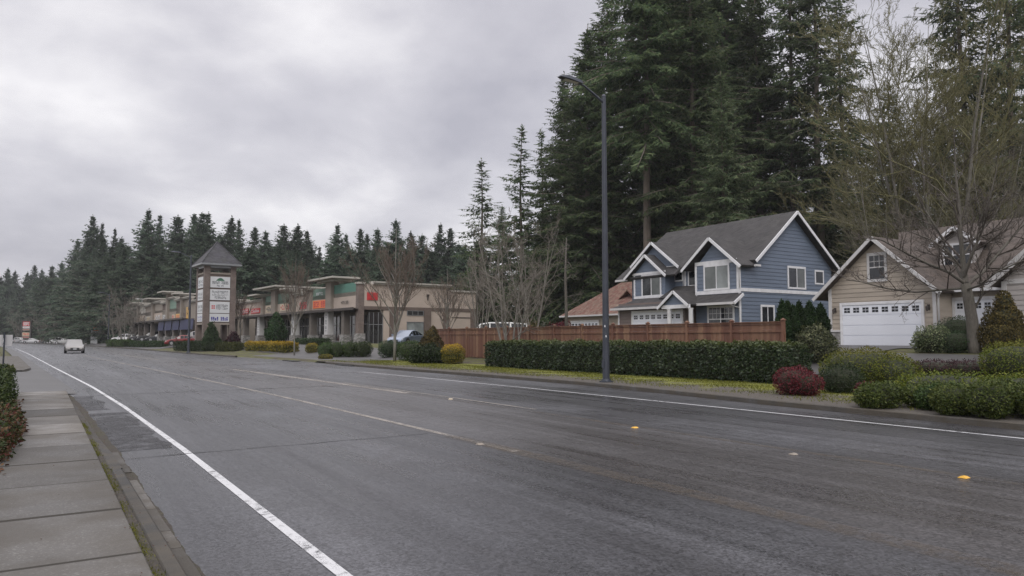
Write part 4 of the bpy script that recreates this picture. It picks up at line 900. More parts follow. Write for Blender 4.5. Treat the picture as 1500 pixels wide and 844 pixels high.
b = MB(o); b.box(.9, 2.45, -.02, .05, zM, 4.3); E_ = b.build('side_entrance', M['glass_shop'], MA); b = MB(o)
for x in (.9, 1.4, 1.95, 2.45): b.box(x - .03, x + .03, -.06, -.022, zM, 4.3)
b.box(.9, 2.45, -.058, -.023, 3.0, 3.07); b.build('mullion', M['steel'], E_)
def shop_sign(par, o, y0, y1, z0, z1, m, n, back=None, seed=1, side=False, name='shop_sign', d=.08):
    r = random.Random(seed); f = (lambda a, z: (a, -.15 - d, z)) if side else (lambda a, z: (-.012 - d, a, z))
    if back:
        b = MB(o); (b.box(y0, y1, -.1 - d, -.101, z0, z1) if side else b.box(-d - .005, -.003, y0, y1, z0, z1)); s = b.build(name, M[back], par)
        g = MB(o); A = (y0 + .15, y1 - .15) if side else (y1 - .2, y0 + .2); glyphs(g, f, A[0], A[1], z0 + .14, z1 - .14, n, r, .24); g.build('lettering', M[m], s)
    else:
        g = MB(o); A = (y0, y1) if side else (y1, y0); glyphs(g, f, A[0], A[1], z0, z1, n, r, .26); g.build(name, M[m], par)
shop_sign(MA, o, 8.85, 13.2, 5.05, 5.95, 'red', 7, 'orange', 1); shop_sign(MA, o, 15.1, 17.6, 5.15, 5.95, 'red', 5, None, 2); shop_sign(MA, o, 20.5, 24.8, 5.1, 6.0, 'red', 7, 'cream', 3)
shop_sign(MA, o, 27.8, 30.5, 5.05, 5.95, 'ink', 5, 'cream', 4); shop_sign(MA, o, 33.3, 37.3, 5.1, 5.8, 'sign_white', 6, 'red', 5); shop_sign(MA, o, 38.5, 42.6, 5.1, 5.9, 'sign_white', 6, 'red', 6)
shop_sign(MA, o, 10.2, 12.2, 6.55, 6.85, 'sign_white', 5, None, 7); shop_sign(MA, o, 3.0, 5.0, 5.3, 5.6, 'dark_trim', 8, None, 8); shop_sign(MA, o, .6, 1.8, 5.55, 6.35, 'red', 5, 'red', 9, True)
for y in (8.2, 18.9, 32.6):
    g = MB(o); r = random.Random(int(y)); 
    for k in range(6): glyphs(g, lambda a, z: (-.455, a, z), y + .28, y - .28, 2.3 + k * .36, 2.55 + k * .36, 1, r, .2)
    g.build('lettering', M['ink'], MA)
O2 = at_depth(275, 500, 114); zF = .85
secs = [(-9, -1.5, 4.3, 7.3, 7.3, 'stucco_grey', 'stucco', 1), (-1.5, 3.5, 4.3, 5.6, 8.0, 'brick', 'stucco_grey', 1), (4.5, 9, 4.3, 5.6, 7.9, 'stucco_grey', 'brick_dark', 1), (9, 14, 4.3, 6.0, 8.4, 'stucco_grey', 'green_pale', 1), (15.5, 20, 4.3, 5.8, 7.8, 'stucco_grey', 'brick_dark', 1),
        (20, 27, 4.3, 6.1, 8.2, 'stucco', 'stucco_grey', 1), (28.5, 36, 4.3, 5.8, 7.9, 'stucco_light', 'stucco_grey', 1), (36, 43, 4.3, 6.0, 8.3, 'stucco', 'stucco_light', 1), (43, 56, 4.3, 6.0, 7.8, 'stucco_grey', 'stucco_grey', 1)]
MF, o = arcade('shop_row', O2, zF, 'far grey and tan row of shops with navy awnings left of the brick sign tower', 56, secs,
    [(3.5, 4.5, 8.4, 2.6, 5.4), (14, 15.5, 9.2, 12.6, 17.0), (27, 28.5, 8.6, 25.5, 30), (42.5, 43.5, 8.4, 41, 45)], [(y, .75, 'column', 1) for y in (-3.5, 3, 8.5, 14.5, 20, 27.5, 34, 40, 46, 52)])
b = MB(o)
for y0, y1 in ((-6, 2.6), (3.4, 8.1), (8.9, 14.0), (15, 19.5)): b.prism([(-.6, y0, 4.45), (-.6, y1, 4.45), (-.75, y1, 2.9), (-.75, y0, 2.9)], (.05, 0, .0))
b.build('awning', M['blue_awn'], MF)
shop_sign(MF, o, 4.8, 8.6, 4.7, 5.5, 'red', 6, 'yellow', 11); shop_sign(MF, o, 9.6, 11.6, 4.7, 5.5, 'red', 5, 'cream', 12); shop_sign(MF, o, 16, 19, 4.7, 5.6, 'sign_white', 5, None, 13); shop_sign(MF, o, -1, 1.2, 4.6, 6.4, 'yellow', 4, None, 14); shop_sign(MF, o, 21.5, 25.5, 4.8, 5.7, 'sign_white', 6, None, 15)
shop_sign(MF, o, 30, 34, 4.8, 5.6, 'cream', 6, None, 16); shop_sign(MF, o, 37.5, 41, 4.8, 5.6, 'cream', 6, None, 17)
# filling station canopy far left
p = at_depth(172, 497, 185); zc = zt(p.x, p.y)
GS = thing('filling_station', (p.x, p.y, zc), 'far low filling station with red and yellow canopy band beyond the parked cars', 'filling station', rz=DL)
b = MB(); b.box(-2, 8, -9, 16, 4.0, 4.25); b.build('canopy', M['dark_trim'], GS)
b = MB(); b.box(-2.06, -2.0, -9, 5, 3.95, 4.75); b.build('fascia', M['red'], GS); b = MB(); b.box(-2.06, -2.0, 5, 16, 3.95, 4.75); b.build('fascia', M['yellow'], GS)
b = MB(); b.add([(-1.5, -1, 4.76), (7, -1, 4.76), (7, 12, 4.76), (-1.5, 12, 4.76), (2.7, 5, 7.2)], [(0, 1, 4), (1, 2, 4), (2, 3, 4), (3, 0, 4)]); b.build('roof', M['roof_tan'], GS)
for y in (-7, -1, 6, 13): MB().box(-.9, -.4, y, y + .5, -.2, 3.99).build('column', M['whitegrey'], GS)
b = MB(); b.box(7.5, 12, -8, 15, -.3, 3.9); b.build('shop', M['dark'], GS)
# ------------------------------------------------------------------ street lamps
def street_lamp(loc, label, H=10.1, arm=3.3, rz=0, group='street lamps along the right kerb'):
    t = thing('street_lamp', loc, label, 'street lamp', group, rz)
    MB().tube([(0, 0, -.1), (0, 0, H)], [.125, .075], 14).build('pole', M['pole'], t, True, 50)
    MB().tube([(0, 0, -.05), (0, 0, .04), (0, 0, .045), (0, 0, .12)], [.24, .24, .17, .15], 14).build('base_plate', M['pole'], t)
    MB().box(-.145, -.11, -.06, .06, .5, .75).build('hand_hole_cover', M['pole'], t)
    a = MB(); a.tube([(0, 0, H - .25), (-arm * .35, 0, H - .02), (-arm * .7, 0, H + .2), (-arm, 0, H + .3)], [.05, .042, .036, .03], 8); a.tube([(0, 0, H - .02), (0, 0, H + .06)], [.09, .03], 12); a.build('arm', M['pole'], t, True, 50)
    h = MB(); x = -arm; z = H + .3
    h.add([(x + .25, -.1, z - .06), (x + .25, .1, z - .06), (x - .35, .17, z - .02), (x - .7, .1, z + .02), (x - .7, -.1, z + .02), (x - .35, -.17, z - .02),
           (x + .25, -.07, z + .05), (x + .25, .07, z + .05), (x - .35, .12, z + .12), (x - .68, .06, z + .07), (x - .68, -.06, z + .07), (x - .35, -.12, z + .12)],
          [(0, 5, 4, 3, 2, 1), (6, 7, 8, 9, 10, 11)] + [(i, (i + 1) % 6, 6 + (i + 1) % 6, 6 + i) for i in range(6)])
    L = h.build('lamp_head', M['pole'], t); MB().add([(x + .1, -.09, z - .062), (x + .1, .09, z - .062), (x - .5, .1, z - .03), (x - .5, -.1, z - .03)], [(0, 1, 2, 3)]).build('lens', M['lamp_glass'], L)
    return t
p = GT(888, 560); LP = street_lamp((p.x, p.y, .12), 'tall blue grey street lamp on the verge in front of the long clipped hedge', arm=1.25)
stk = MB()
for z, a in ((1.55, -2.2), (1.9, -2.5)):
    x, y = .128 * math.cos(a), .128 * math.sin(a); stk.bar((x, y, z), (x, y, z + .07), .04, .006, (math.cos(a), math.sin(a), 0))
stk.build('sticker', M['sign_white'], LP)
p = GT(276, 517); dup(LP, (p.x, p.y, .12), rad(-5), 'distant street lamp standing by the hedge just left of the brick sign tower')
p = at_depth(158, 507, 144); dup(LP, (p.x, p.y, .05), rad(-8), 'street lamp far down the road above the bare brown trees')
p = at_depth(206, 505, 150); q = thing('light_pole', (p.x, p.y, zt(p.x, p.y)), 'slim parking lot light pole with box heads by the dark cars', 'light pole')
MB().tube([(0, 0, -.2), (0, 0, 8.5)], [.12, .08], 8).build('pole', M['steel'], q); b = MB(); b.box(-1.2, -.4, -.3, .3, 8.4, 8.6); b.box(.4, 1.2, -.3, .3, 8.4, 8.6); b.box(-.4, .4, -.04, .04, 8.45, 8.55); b.build('lamp_head', M['whitegrey'], q)
p = at_depth(115, 499, 190); q = thing('traffic_camera_pole', (p.x, p.y, zt(p.x, p.y)), 'pale pole carrying a boxy head beyond the oncoming sedan', 'pole')
MB().tube([(0, 0, -.2), (0, 0, 4.6)], [.14, .12], 8).build('pole', M['steel'], q); b = MB(); b.box(-.3, .3, -.3, .3, 4.1, 4.9); b.box(.35, .9, -.2, .2, 4.2, 4.5); b.build('head', M['sign_white'], q); MB().box(-.6, -.15, -.2, .2, 1.6, 2.2).build('control_box', M['whitegrey'], q)
# traffic sign seen from behind, left
p = GT(4, 549); q = thing('traffic_sign', (p.x, p.y, .08), 'grey backs of two sign plates on a steel post beside the left pavement', 'traffic sign', rz=rad(20))
MB().tube([(0, 0, -.2), (0, 0, 1.8)], .035, 8).build('post', M['pole'], q)
for k, x in enumerate((-.19, .17)):
    MB().box(x - .155, x + .155, .045, .052, 1.22, 1.7).build('sign_plate', M['whitegrey'], q)
# pylon sign far left
p = at_depth(38, 501, 230); q = thing('pylon_sign', (p.x, p.y, 0), 'tall red and white pylon sign far down the road before the forest', 'pylon sign', rz=rad(-30))
b = MB(); b.box(-1.5, -1.1, -.3, .3, -1, 7); b.box(1.1, 1.5, -.3, .3, -1, 7); b.box(-1.6, 1.6, -.35, .35, 6.8, 7.1); b.build('frame', M['dark_trim'], q)
for z0, z1, m in ((5.3, 6.7, 'red'), (4.6, 5.2, 'sign_white'), (3.9, 4.5, 'stucco_grey'), (2.3, 3.3, 'cream'), (1.5, 2.2, 'stucco_grey')):
    s = MB(); s.box(-1.09, 1.09, -.2, .2, z0, z1); S = s.build('sign_panel', M[m], q); g = MB(); glyphs(g, lambda a, z: (a, -.21, z), -.9, .9, z0 + .2, z1 - .2, 5, rg, .22); g.build('lettering', M['sign_white' if m == 'red' else 'red'], S)
p = at_depth(138, 502, 165); q = thing('price_sign', (p.x, p.y, zt(p.x, p.y)), 'white fuel price sign with an orange top beside the white pickup', 'price sign', rz=rad(-30))
b = MB(); b.box(-.72, .72, -.2, .2, .1, 3.1); P_ = b.build('sign_panel', M['sign_white'], q); b = MB(); b.box(-.3, .85, -.25, .25, 2.9, 3.9); b.build('top_panel', M['orange'], q); b = MB(); b.box(-.6, .6, -.15, .15, -.5, .1); b.build('base', M['dark_trim'], q)
g = MB(); [glyphs(g, lambda a, z: (a, -.21, z), -.55, .55, z0, z0 + .4, 4, rg, .2) for z0 in (2.2, 1.5, .8)]; g.build('lettering', M['ink'], P_)
# raised pavement markers
def marker(px, py, m, label, group='raised pavement markers'):
    p = ORI + ray(px, py) * ((.03 - EYE) / ray(px, py).z); z = rz(p.x - off(p.y), p.y)
    mb = MB(); w, l, h = .05, .05, .02
    mb.add([(-w, -l, 0), (w, -l, 0), (w, l, 0), (-w, l, 0), (-w * .75, -l * .35, h), (w * .75, -l * .35, h), (w * .75, l * .35, h), (-w * .75, l * .35, h)], [(0, 1, 5, 4), (1, 2, 6, 5), (2, 3, 7, 6), (3, 0, 4, 7), (4, 5, 6, 7)])
    o = mb.build('road_marker', M[m]); o.location = (p.x, p.y, z + .004); tag(o, label, 'road marker', group)
marker(1412, 700, 'yellow', 'orange raised road marker nearest the camera on the worn turn lane line'); marker(930, 627, 'yellow', 'amber road marker lying in the road straight across from the lamp post')
marker(1162, 666, 'stucco_grey', 'chipped grey road marker between the two amber ones'); marker(660, 585, 'cream', 'pale road marker on the far worn double line left of the lamp post')
marker(703, 651, 'stucco_grey', 'dull grey road marker on the near lane line')

# ------------------------------------------------------------------ vehicles (local: x forward, z up)
def carpaint(name, c, metal=.4):
    t = NT(name); t.base(t.ramp(t.noise(t.obj(), 1.5, 3), [(.3, mul(c, .9)), (.7, mul(c, 1.08))])); t.b.inputs['Metallic'].default_value = metal; t.b.inputs['Roughness'].default_value = .28; t.b.inputs['Coat Weight'].default_value = .6; return t.m
PROF = {'sedan': ([0, .03, .12, .2, .36, .48, .58, .74, .9, .97, 1], [.6, .82, .93, .96, .95, .93, .92, .9, .78, .66, .48], {4: 1.4, 5: 1.45, 6: 1.41}, 4.75, 1.82),
        'suv': ([0, .02, .06, .1, .2, .4, .56, .72, .9, .97, 1], [.7, .95, 1.05, 1.06, 1.06, 1.05, 1.04, 1.04, .94, .8, .55], {3: 1.58, 4: 1.7, 5: 1.74, 6: 1.66}, 4.7, 1.9),
        'pickup': ([0, .02, .1, .38, .42, .52, .64, .76, .92, .97, 1], [.8, 1.05, 1.06, 1.06, 1.08, 1.08, 1.08, 1.1, 1.05, .9, .6], {4: 1.75, 5: 1.84, 6: 1.76}, 5.6, 1.98),
        'van': ([0, .01, .03, .06, .3, .6, .74, .86, .95, .98, 1], [.8, 1.1, 1.15, 1.15, 1.15, 1.15, 1.14, 1.1, .98, .85, .6], {3: 2.0, 4: 2.1, 5: 2.1, 6: 1.98}, 5.2, 2.0)}
def car(kind, loc, rz, paint, label, name='parked_car', cat='car', group='parked cars', detail=True):
    ts, belt, roof, L, W = PROF[kind]; T = thing(name, loc, label, cat, group, rz); n = len(ts); w2 = W / 2
    wf = [.8, .87, .93, .97, .99, 1, 1, .99, .95, .86, .74]; rings = []
    for i in range(n):
        x = (ts[i] - .5) * L; w = w2 * wf[i]; b = belt[i]; top = roof.get(i, b + .025); wt = w * (.74 if i in roof else .84)
        half = [(w * .86, .2), (w * .97, .3), (w, b * .62), (w * .975, b - .03), (w * .94, b + .003), (wt, top - (.05 if i in roof else .008)), (wt * .9, top)]
        rings.append([(x, y, z) for y, z in half] + [(x, -y, z) for y, z in reversed(half)])
    k = len(rings[0]); mb = MB(); mb.v = [p for r in rings for p in r]
    mb.f = [(i * k + j, i * k + (j + 1) % k, (i + 1) * k + (j + 1) % k, (i + 1) * k + j) for i in range(n - 1) for j in range(k)] + [tuple(range(k - 1, -1, -1)), tuple(range((n - 1) * k, n * k))]
    B = mb.build('body', paint, T, True, 35)
    rk = sorted(roof); f0, f1, fb = rk[-1], rk[-1] + 1, rk[0]
    def P(i, j): return Vector(rings[i][j])
    def quad(mb, a, b, c, d, e=.007, ins=.08):
        ctr = (a + b + c + d) / 4; nn = (b - a).cross(d - a).normalized(); 
        if nn.dot(ctr - Vector((0, 0, .8))) < 0: nn = -nn
        mb.poly([p.lerp(ctr, ins) + nn * e for p in (a, b, c, d)])
    g = MB(); quad(g, P(f0, 5), P(f0, k - 6), P(f1, k - 5), P(f1, 4)); g.build('windscreen', M['glass_car'], T)
    g = MB(); quad(g, P(fb, 5), P(fb, k - 6), P(fb - 1, k - 5), P(fb - 1, 4), ins=.12); g.build('rear_window', M['glass_car'], T)
    for sd in (0, 1):
        J = (lambda j: j) if sd == 0 else (lambda j: k - 1 - j)
        for a, b in zip([fb - 1] + rk, rk + [f1]):
            g = MB(); quad(g, P(a, J(4)), P(b, J(4)), P(b, J(5)), P(a, J(5)), ins=.1)
            if a == fb - 1 and kind == 'pickup': continue
            g.build('side_window', M['glass_car'], T)
    r = .33 if kind in ('sedan',) else .37
    for x in (-.305 * L, .31 * L):
        for sd in (-1, 1):
            y = sd * (w2 - .1); wh = MB(); wh.tube([(x, y - .11, r), (x, y + .11, r)], r, 18); tw = wh.build('wheel', M['tyre'], T, True, 40)
            rm = MB(); rm.tube([(x, y + sd * .112, r), (x, y + sd * .118, r)], r * .64, 14); rm.build('rim', M['rim'], tw)
            ar = MB(); ar.tube([(x, y + sd * .085, r + .02), (x, y + sd * .098, r + .02)], r * 1.17, 18); ar.build('wheel_arch', M['plastic'], T)
    X = L / 2
    for sd in (-1, 1):
        hl = MB(); hz = belt[9] * .95; hl.prism([(X - .17, sd * w2 * .5, hz - .1), (X - .22, sd * w2 * .86, hz - .1), (X - .25, sd * w2 * .87, hz + .03), (X - .19, sd * w2 * .5, hz + .0)], (.1, 0, 0)); hl.build('headlight', M['lamp_glass'], T)
        tl = MB(); tl.box(-X - .01, -X + .14, sd * w2 * .78 - .13, sd * w2 * .78 + .09, belt[1] * .8 - .1, belt[1] * .8 + .1); tl.build('tail_light', M['tail'], T)
        mr = MB(); mx = (ts[f1] - .5) * L - .25; mr.box(mx - .08, mx + .1, sd * w2 + (0 if sd > 0 else -.2), sd * w2 + (.2 if sd > 0 else 0), belt[f1] + .02, belt[f1] + .18); mr.build('wing_mirror', paint, T)
    gr = MB(); gr.box(X - .1, X + .012, -w2 * .44, w2 * .44, belt[10] * .8, belt[10] * 1.18); gr.build('grille', M['plastic'], T)
    bp = MB(); bp.box(X - .25, X + .02, -w2 * .68, w2 * .68, .24, .38); bp.build('bumper_intake', M['plastic'], T)
    pl = MB(); pl.box(X + .022, X + .03, -.16, .16, .4, .5); pl.build('number_plate', M['sign_white'], T)
    pl = MB(); pl.box(-X - .03, -X - .012, -.16, .16, .55, .66); pl.build('number_plate', M['sign_white'], T); return T
def carat(px, D, py=502, z=None):
    p = at_depth(px, py, D); return (p.x, p.y, max(rz(9, 50), zt(p.x, p.y) + .03) if z is None else z)
bs = math.pi / 2 + DL
car('sedan', carat(108.5, 80, 517, .03), -bs + rad(3), carpaint('silver_beige_paint', (.25, .238, .228), .5), 'silver beige sedan driving towards the camera on the open road', 'oncoming_car', group='cars on the road')
car('suv', carat(182, 150), bs + rad(60), carpaint('white_paint_a', (.75, .75, .76), 0), 'white suv parked behind a low dark hedge beside the price sign')
car('sedan', carat(127, 172), bs + rad(40), carpaint('white_paint_b', (.68, .68, .7), .1), 'white sedan just right of the oncoming car')
car('pickup', carat(152, 175), bs + rad(75), carpaint('white_paint_c', (.7, .7, .72), .1), 'white pickup between the price sign and the white suv', cat='pickup')
car('sedan', carat(207, 147), bs + rad(70), carpaint('dark_grey_paint', (.05, .05, .055)), 'dark grey sedan parked at the foot of the parking lot light pole')
car('suv', carat(221, 140), bs + rad(75), carpaint('black_paint', (.02, .02, .022)), 'black suv parked before the far shops')
car('sedan', carat(234, 132), bs + rad(78), carpaint('charcoal_paint', (.035, .037, .042)), 'charcoal sedan nearest the navy awnings')
car('sedan', carat(268, 104), bs + rad(80), carpaint('dark_red_paint', (.22, .03, .03)), 'dark red sedan half hidden behind hedge left of the sign tower')
car('suv', carat(284, 108), bs + rad(80), carpaint('dusky_silver_paint', (.3, .28, .28)), 'dusky silver suv tucked against the sign tower')
p = at_depth(597, 500, 68); car('sedan', (p.x, p.y, .92), rad(215), carpaint('steel_blue_paint', (.22, .26, .34)), 'steel blue sedan parked by the beige side wall of the arcade')
p = at_depth(727, 490, 56); car('van', (p.x, p.y, .72), rad(150), carpaint('off_white_paint', (.62, .62, .6), 0), 'off white van whose roof shows over the wooden fence', cat='van')
far = [(6, 210, 'white', (.7, .7, .7)), (24, 225, 'grey', (.3, .3, .31)), (46, 215, 'light silver', (.55, .55, .56)), (76, 205, 'dark', (.05, .05, .05)), (84, 200, 'white', (.7, .7, .7)), (94, 195, 'pale grey', (.5, .5, .5))]
fl = ['white car at the far left edge of the road', 'grey car between the sign plates and the pylon sign', 'light silver car at the foot of the red pylon sign', 'dark car in the far row before the forest', 'white car in the far row before the forest', 'pale grey car in the far row just left of the oncoming sedan']
for (px, D, nm, c), lb in zip(far, fl): car('suv' if px in (84, 24) else 'sedan', carat(px, D, 502, .05), bs + rad(65), carpaint('far_car_paint', c, .2), lb)
# ------------------------------------------------------------------ far forest
FF = [fir_meshes('crown', 26, r_, b_, 30 + k, .55, .42, .66, .36, dr, .05, M['fir_far'], (6, 8), pw, fine=True) for k, (r_, b_, dr, pw) in enumerate(((10.2, .04, .45, .8), (9.2, .06, .6, .76), (10.6, .03, .35, .88), (6.0, .12, .55, .7), (11.4, .05, .5, .82)))]
rt = random.Random(21)
def fardepth(px): return float(np.interp(px, [0, 90, 125, 240, 350, 700], [330, 300, 215, 195, 178, 168]))
TIPS = [(6, 392), (17, 396), (35, 398), (47, 388), (58, 394), (72, 388), (87, 383), (108, 352), (128, 315), (144, 326), (163, 334), (176, 347), (213, 306), (229, 314), (253, 314), (281, 312), (292, 311), (301, 311), (333, 316), (346, 321), (369, 332), (385, 338), (411, 327), (431, 328), (446, 337),
        (466, 361), (493, 328), (504, 342), (525, 334), (536, 342), (550, 333), (579, 320), (602, 338), (617, 342), (645, 327), (660, 333)]
LAB = ['fir at the left picture edge, first of the low far line', 'small far fir just right of the one at the left edge', 'far fir rising above the red pylon sign', 'pointed far fir right of the pylon sign', 'short far fir between two taller points beyond the oncoming car', 'far fir with twin shoulders left of the tall leading fir', 'far fir directly left below the tall leading fir', 'shorter fir on the left flank of the tall leading fir',
        'tall broad leading fir where the far forest steps up', 'slim fir tight against the right of the tall leading fir', 'fir in the dip after the slim one, above the white suv', 'lower fir at the bottom of the gap above the light pole', 'highest pointed fir of the forest left of the tower', 'thin see through fir beside the highest pointed fir', 'fir halfway between the see through fir and the tower', 'left of three close tips above the tower roof', 'middle of three close tips above the tower roof', 'right of three close tips above the tower roof',
        'fir with open branches just right of the tower roof', 'thin spire fir right of the open branched one', 'fir above the red signs of the arcade', 'small fir right of the one above the red signs', 'fir above the first pier cap of the arcade', 'fir with heavy top right of the first pier cap', 'fir on the edge of the clear notch above the arcade', 'small thin fir alone in the notch of bright sky', 'tall full fir right of the notch of bright sky', 'shoulder fir leaning on the tall full one', 'narrow fir above the teal cladding', 'short fir between two narrow ones above the brick corner pier', 'narrow fir left of the bare street tree', 'pointed fir straight above the bare street tree', 'fir right behind the crown of the street tree', 'fir above the beige side wall', 'high fir above the right end of the beige wall', 'last fir of the far row before the isolated dark fir']
def far_tree(k, px, py, D, label, wk=1.0):
    p = at_depth(px, 497, D); zg = zt(p.x, p.y); top = at_depth(px, py, D).z; Hh = top - zg; s = Hh / 26
    w = s * wk * rt.uniform(.85, 1.15)
    if k not in ROOT: ROOT[k] = tree_from(FF[k], 'fir_tree', (p.x, p.y, zg), rt.uniform(0, 6.28), label, 'firs of the far forest', (w, w, s))
    else: dup(ROOT[k], (p.x, p.y, zg), rt.uniform(0, 6.28), label, (w, w, s))
ROOT = {}
for (px, py), lb in zip(TIPS, LAB):
    slim = 'thin' in lb or 'slim' in lb or 'spire' in lb
    far_tree(3 if slim else rt.choice((0, 1, 2, 4)), px, py, fardepth(px) * rt.uniform(.97, 1.05), lb, .8 if slim else 1.0)
fill = 'dark green fir inside the far forest, its tip below the skyline'
for i in range(150):
    px = -20 + 730 * (i + rt.random()) / 150; sky = float(np.interp(px, [a for a, b in TIPS], [b for a, b in TIPS])); smooth = max(sky, float(np.interp(px, [0, 100, 125, 300, 460, 480, 700], [398, 388, 345, 335, 352, 350, 345])))
    D = fardepth(px) * rt.uniform(.8, 1.12); far_tree(rt.choice((0, 1, 2, 4)), px, smooth + (rt.uniform(4, 22) if i % 3 == 0 else rt.uniform(10, 62)), D, fill, 1.25)

# ------------------------------------------------------------------ big firs behind the houses
NF = [fir_meshes('crown', 34, 8.0, .06, 51, .36, .24, .52, .18, .6, .04, M['fir'], (6, 8), .66),
      fir_meshes('crown', 34, 7.2, .14, 52, .4, .24, .52, .18, .7, .08, M['fir'], (5, 7), .64),
      fir_meshes('crown', 34, 6.6, .2, 53, .6, .26, .54, .18, .7, .2, M['fir2'], (4, 6), .6),
      fir_meshes('crown', 22, 4.4, .08, 54, .5, .24, .52, .18, .7, .1, M['fir'], (4, 6), .8),
      fir_meshes('crown', 24, 7.4, .03, 55, .4, .24, .54, .18, .55, .03, M['fir2'], (5, 7), .8)]
NF.append(fir_meshes('crown', 34, 7.0, .4, 56, .4, .24, .52, .18, .75, .08, M['fir'], (5, 7), .6, .42)); NH = [34, 34, 34, 22, 24, 34]; NR = {}
def near_fir(k, px, py, D, label, wk=1.0, group='tall firs behind the houses', zr=None):
    p = at_depth(px, 480, D); zg = zt(p.x, p.y) - .1; top = at_depth(px, py, D).z; s = (top - zg) / NH[k]; w = wk * (.55 + .45 * s); r_ = rt.uniform(0, 6.28) if zr is None else zr
    if k not in NR: NR[k] = tree_from(NF[k], 'fir_tree', (p.x, p.y, zg), r_, label, group, (w, w, s))
    else: dup(NR[k], (p.x, p.y, zg), r_, label, (w, w, s), group)
near_fir(3, 705, 232, 92, 'isolated slim dark fir left of the big fir wall', 1.35)
near_fir(3, 763, 183, 88, 'slim fir standing first at the left end of the big fir wall', 1.3)
near_fir(3, 796, 188, 90, 'fir tucked between the slim first fir and the street lamp', 1.1)
near_fir(4, 700, 352, 97, 'low dense fir at the foot of the isolated slim fir', .8)
near_fir(1, 736, 300, 98, 'lower fir in the gap between the isolated fir and the wall', .8)
near_fir(1, 828, 105, 84, 'ragged fir whose left boughs reach behind the lamp head', 1.0)
near_fir(0, 860, 38, 80, 'tall fir with drooping boughs directly behind the lamp post', 1.05)
near_fir(1, 895, -20, 82, 'tall fir with loose tip just right of the lamp post', 1.0)
near_fir(5, 950, -150, 72, 'tall fir with a long bare trunk above the blue garage', 1.0)
near_fir(0, 985, -200, 84, 'dense fir above the left gables of the blue house', 1.05)
near_fir(1, 1020, -120, 72, 'dense fir above the bay window of the blue house', 1.0)
near_fir(4, 1064, 105, 62, 'bright young fir with spreading boughs close behind the blue roof ridge', .92)
near_fir(0, 1070, -220, 86, 'giant fir behind the bright young fir', 1.2)
near_fir(1, 1118, -40, 80, 'fir above the blue gable peak, left of the sky gap', .95)
near_fir(2, 1165, -110, 78, 'gappy fir with sky showing through above the blue gable', 1.05)
near_fir(2, 1205, -120, 76, 'gappy fir between the two houses', 1.15)
near_fir(2, 1245, -30, 82, 'gappy fir left of the big leafless tree', 1.1)
near_fir(2, 1312, 120, 84, 'lower gappy fir behind the grey twiggy trees', 1.1)
near_fir(2, 1428, -160, 74, 'gappy fir right of the big leafless tree', 1.15)
near_fir(2, 1492, -150, 70, 'gappy fir at the right picture edge', 1.15)
near_fir(2, 1545, -60, 76, 'fir mostly outside the right picture edge', 1.1)
hid = 'dark fir deep in the shade behind the tall firs, only partly seen'
for px, py, D, k in ((800, 300, 100, 1), (845, 260, 104, 0), (900, 200, 108, 0), (950, 150, 105, 0), (1000, 120, 108, 0), (1050, 100, 110, 1), (1110, 150, 106, 1), (1160, 245, 104, 1), (1215, 265, 100, 4), (1270, 250, 102, 4), (1330, 215, 100, 1), (1390, 190, 104, 1), (1450, 170, 102, 4), (1500, 150, 100, 1), (770, 330, 108, 4), (1180, 320, 90, 4), (1300, 300, 88, 4), (880, 330, 92, 4), (960, 300, 96, 4), (1240, 335, 84, 4), (1420, 260, 84, 4), (1360, 290, 86, 4), (1490, 250, 86, 4), (830, 370, 88, 4), (915, 350, 84, 4)):
    near_fir(k, px, py, D, hid, 1.0, 'firs deep behind the houses')

# ------------------------------------------------------------------ leafless trees
def put_bare(B, mt, mc, loc, rz, label, group='leafless trees', scale=(1, 1, 1), name='bare_tree'):
    return tree_from(B.meshes(M[mt], M[mc]), name, loc, rz, label, group, scale)
# vase shaped street tree by the arcade, 9 m
def vase(seed, H, mx=4, nl=19, tr=.12):
    B = Bare(seed); r = B.r
    tr_pts = [(0, 0, -.1), (.02, 0, H * .12), (0, .02, H * .25), (.03, 0, H * .45), (.02, .02, H * .7), (.04, 0, H * .98)]
    B.limb(tr_pts, tr, .012, 0, 0, [0])
    for k in range(nl):
        a = 2.4 * k + r.uniform(-.3, .3); z = H * lerp(.16, .62, k / (nl - 1)); L = H * lerp(.62, .3, k / (nl - 1)) * r.uniform(.85, 1.1)
        d = Vector((math.cos(a) * .62, math.sin(a) * .62, .8)).normalized(); B.grow(Vector((.01, 0, z)), d, L, lerp(.05, .035, k / nl), 1, mx, [0, 13, 8, 5], .5, .55, .42)
    return B
p = GT(578, 529); VT = put_bare(vase(3, 9.0), 'bark_pale', 'twig_brown', (p.x, p.y, p.z), .5, 'bare vase shaped street tree with pale trunk before the arcade corner')
p = GT(431, 521); dup(VT, (p.x, p.y, p.z), 2.0, 'slim bare street tree in front of the cream shop sign', (.62, .62, .98))
p = at_depth(655, 500, 64); dup(VT, (p.x, p.y, p.z - 1.2), 1.0, 'bare tree leaning over the right end of the beige wall', (.8, .8, .85))
p = at_depth(352, 505, 92); dup(VT, (p.x, p.y, zt(p.x, p.y)), 4.0, 'small brown bare tree right beside the sign tower', (.6, .6, .8))
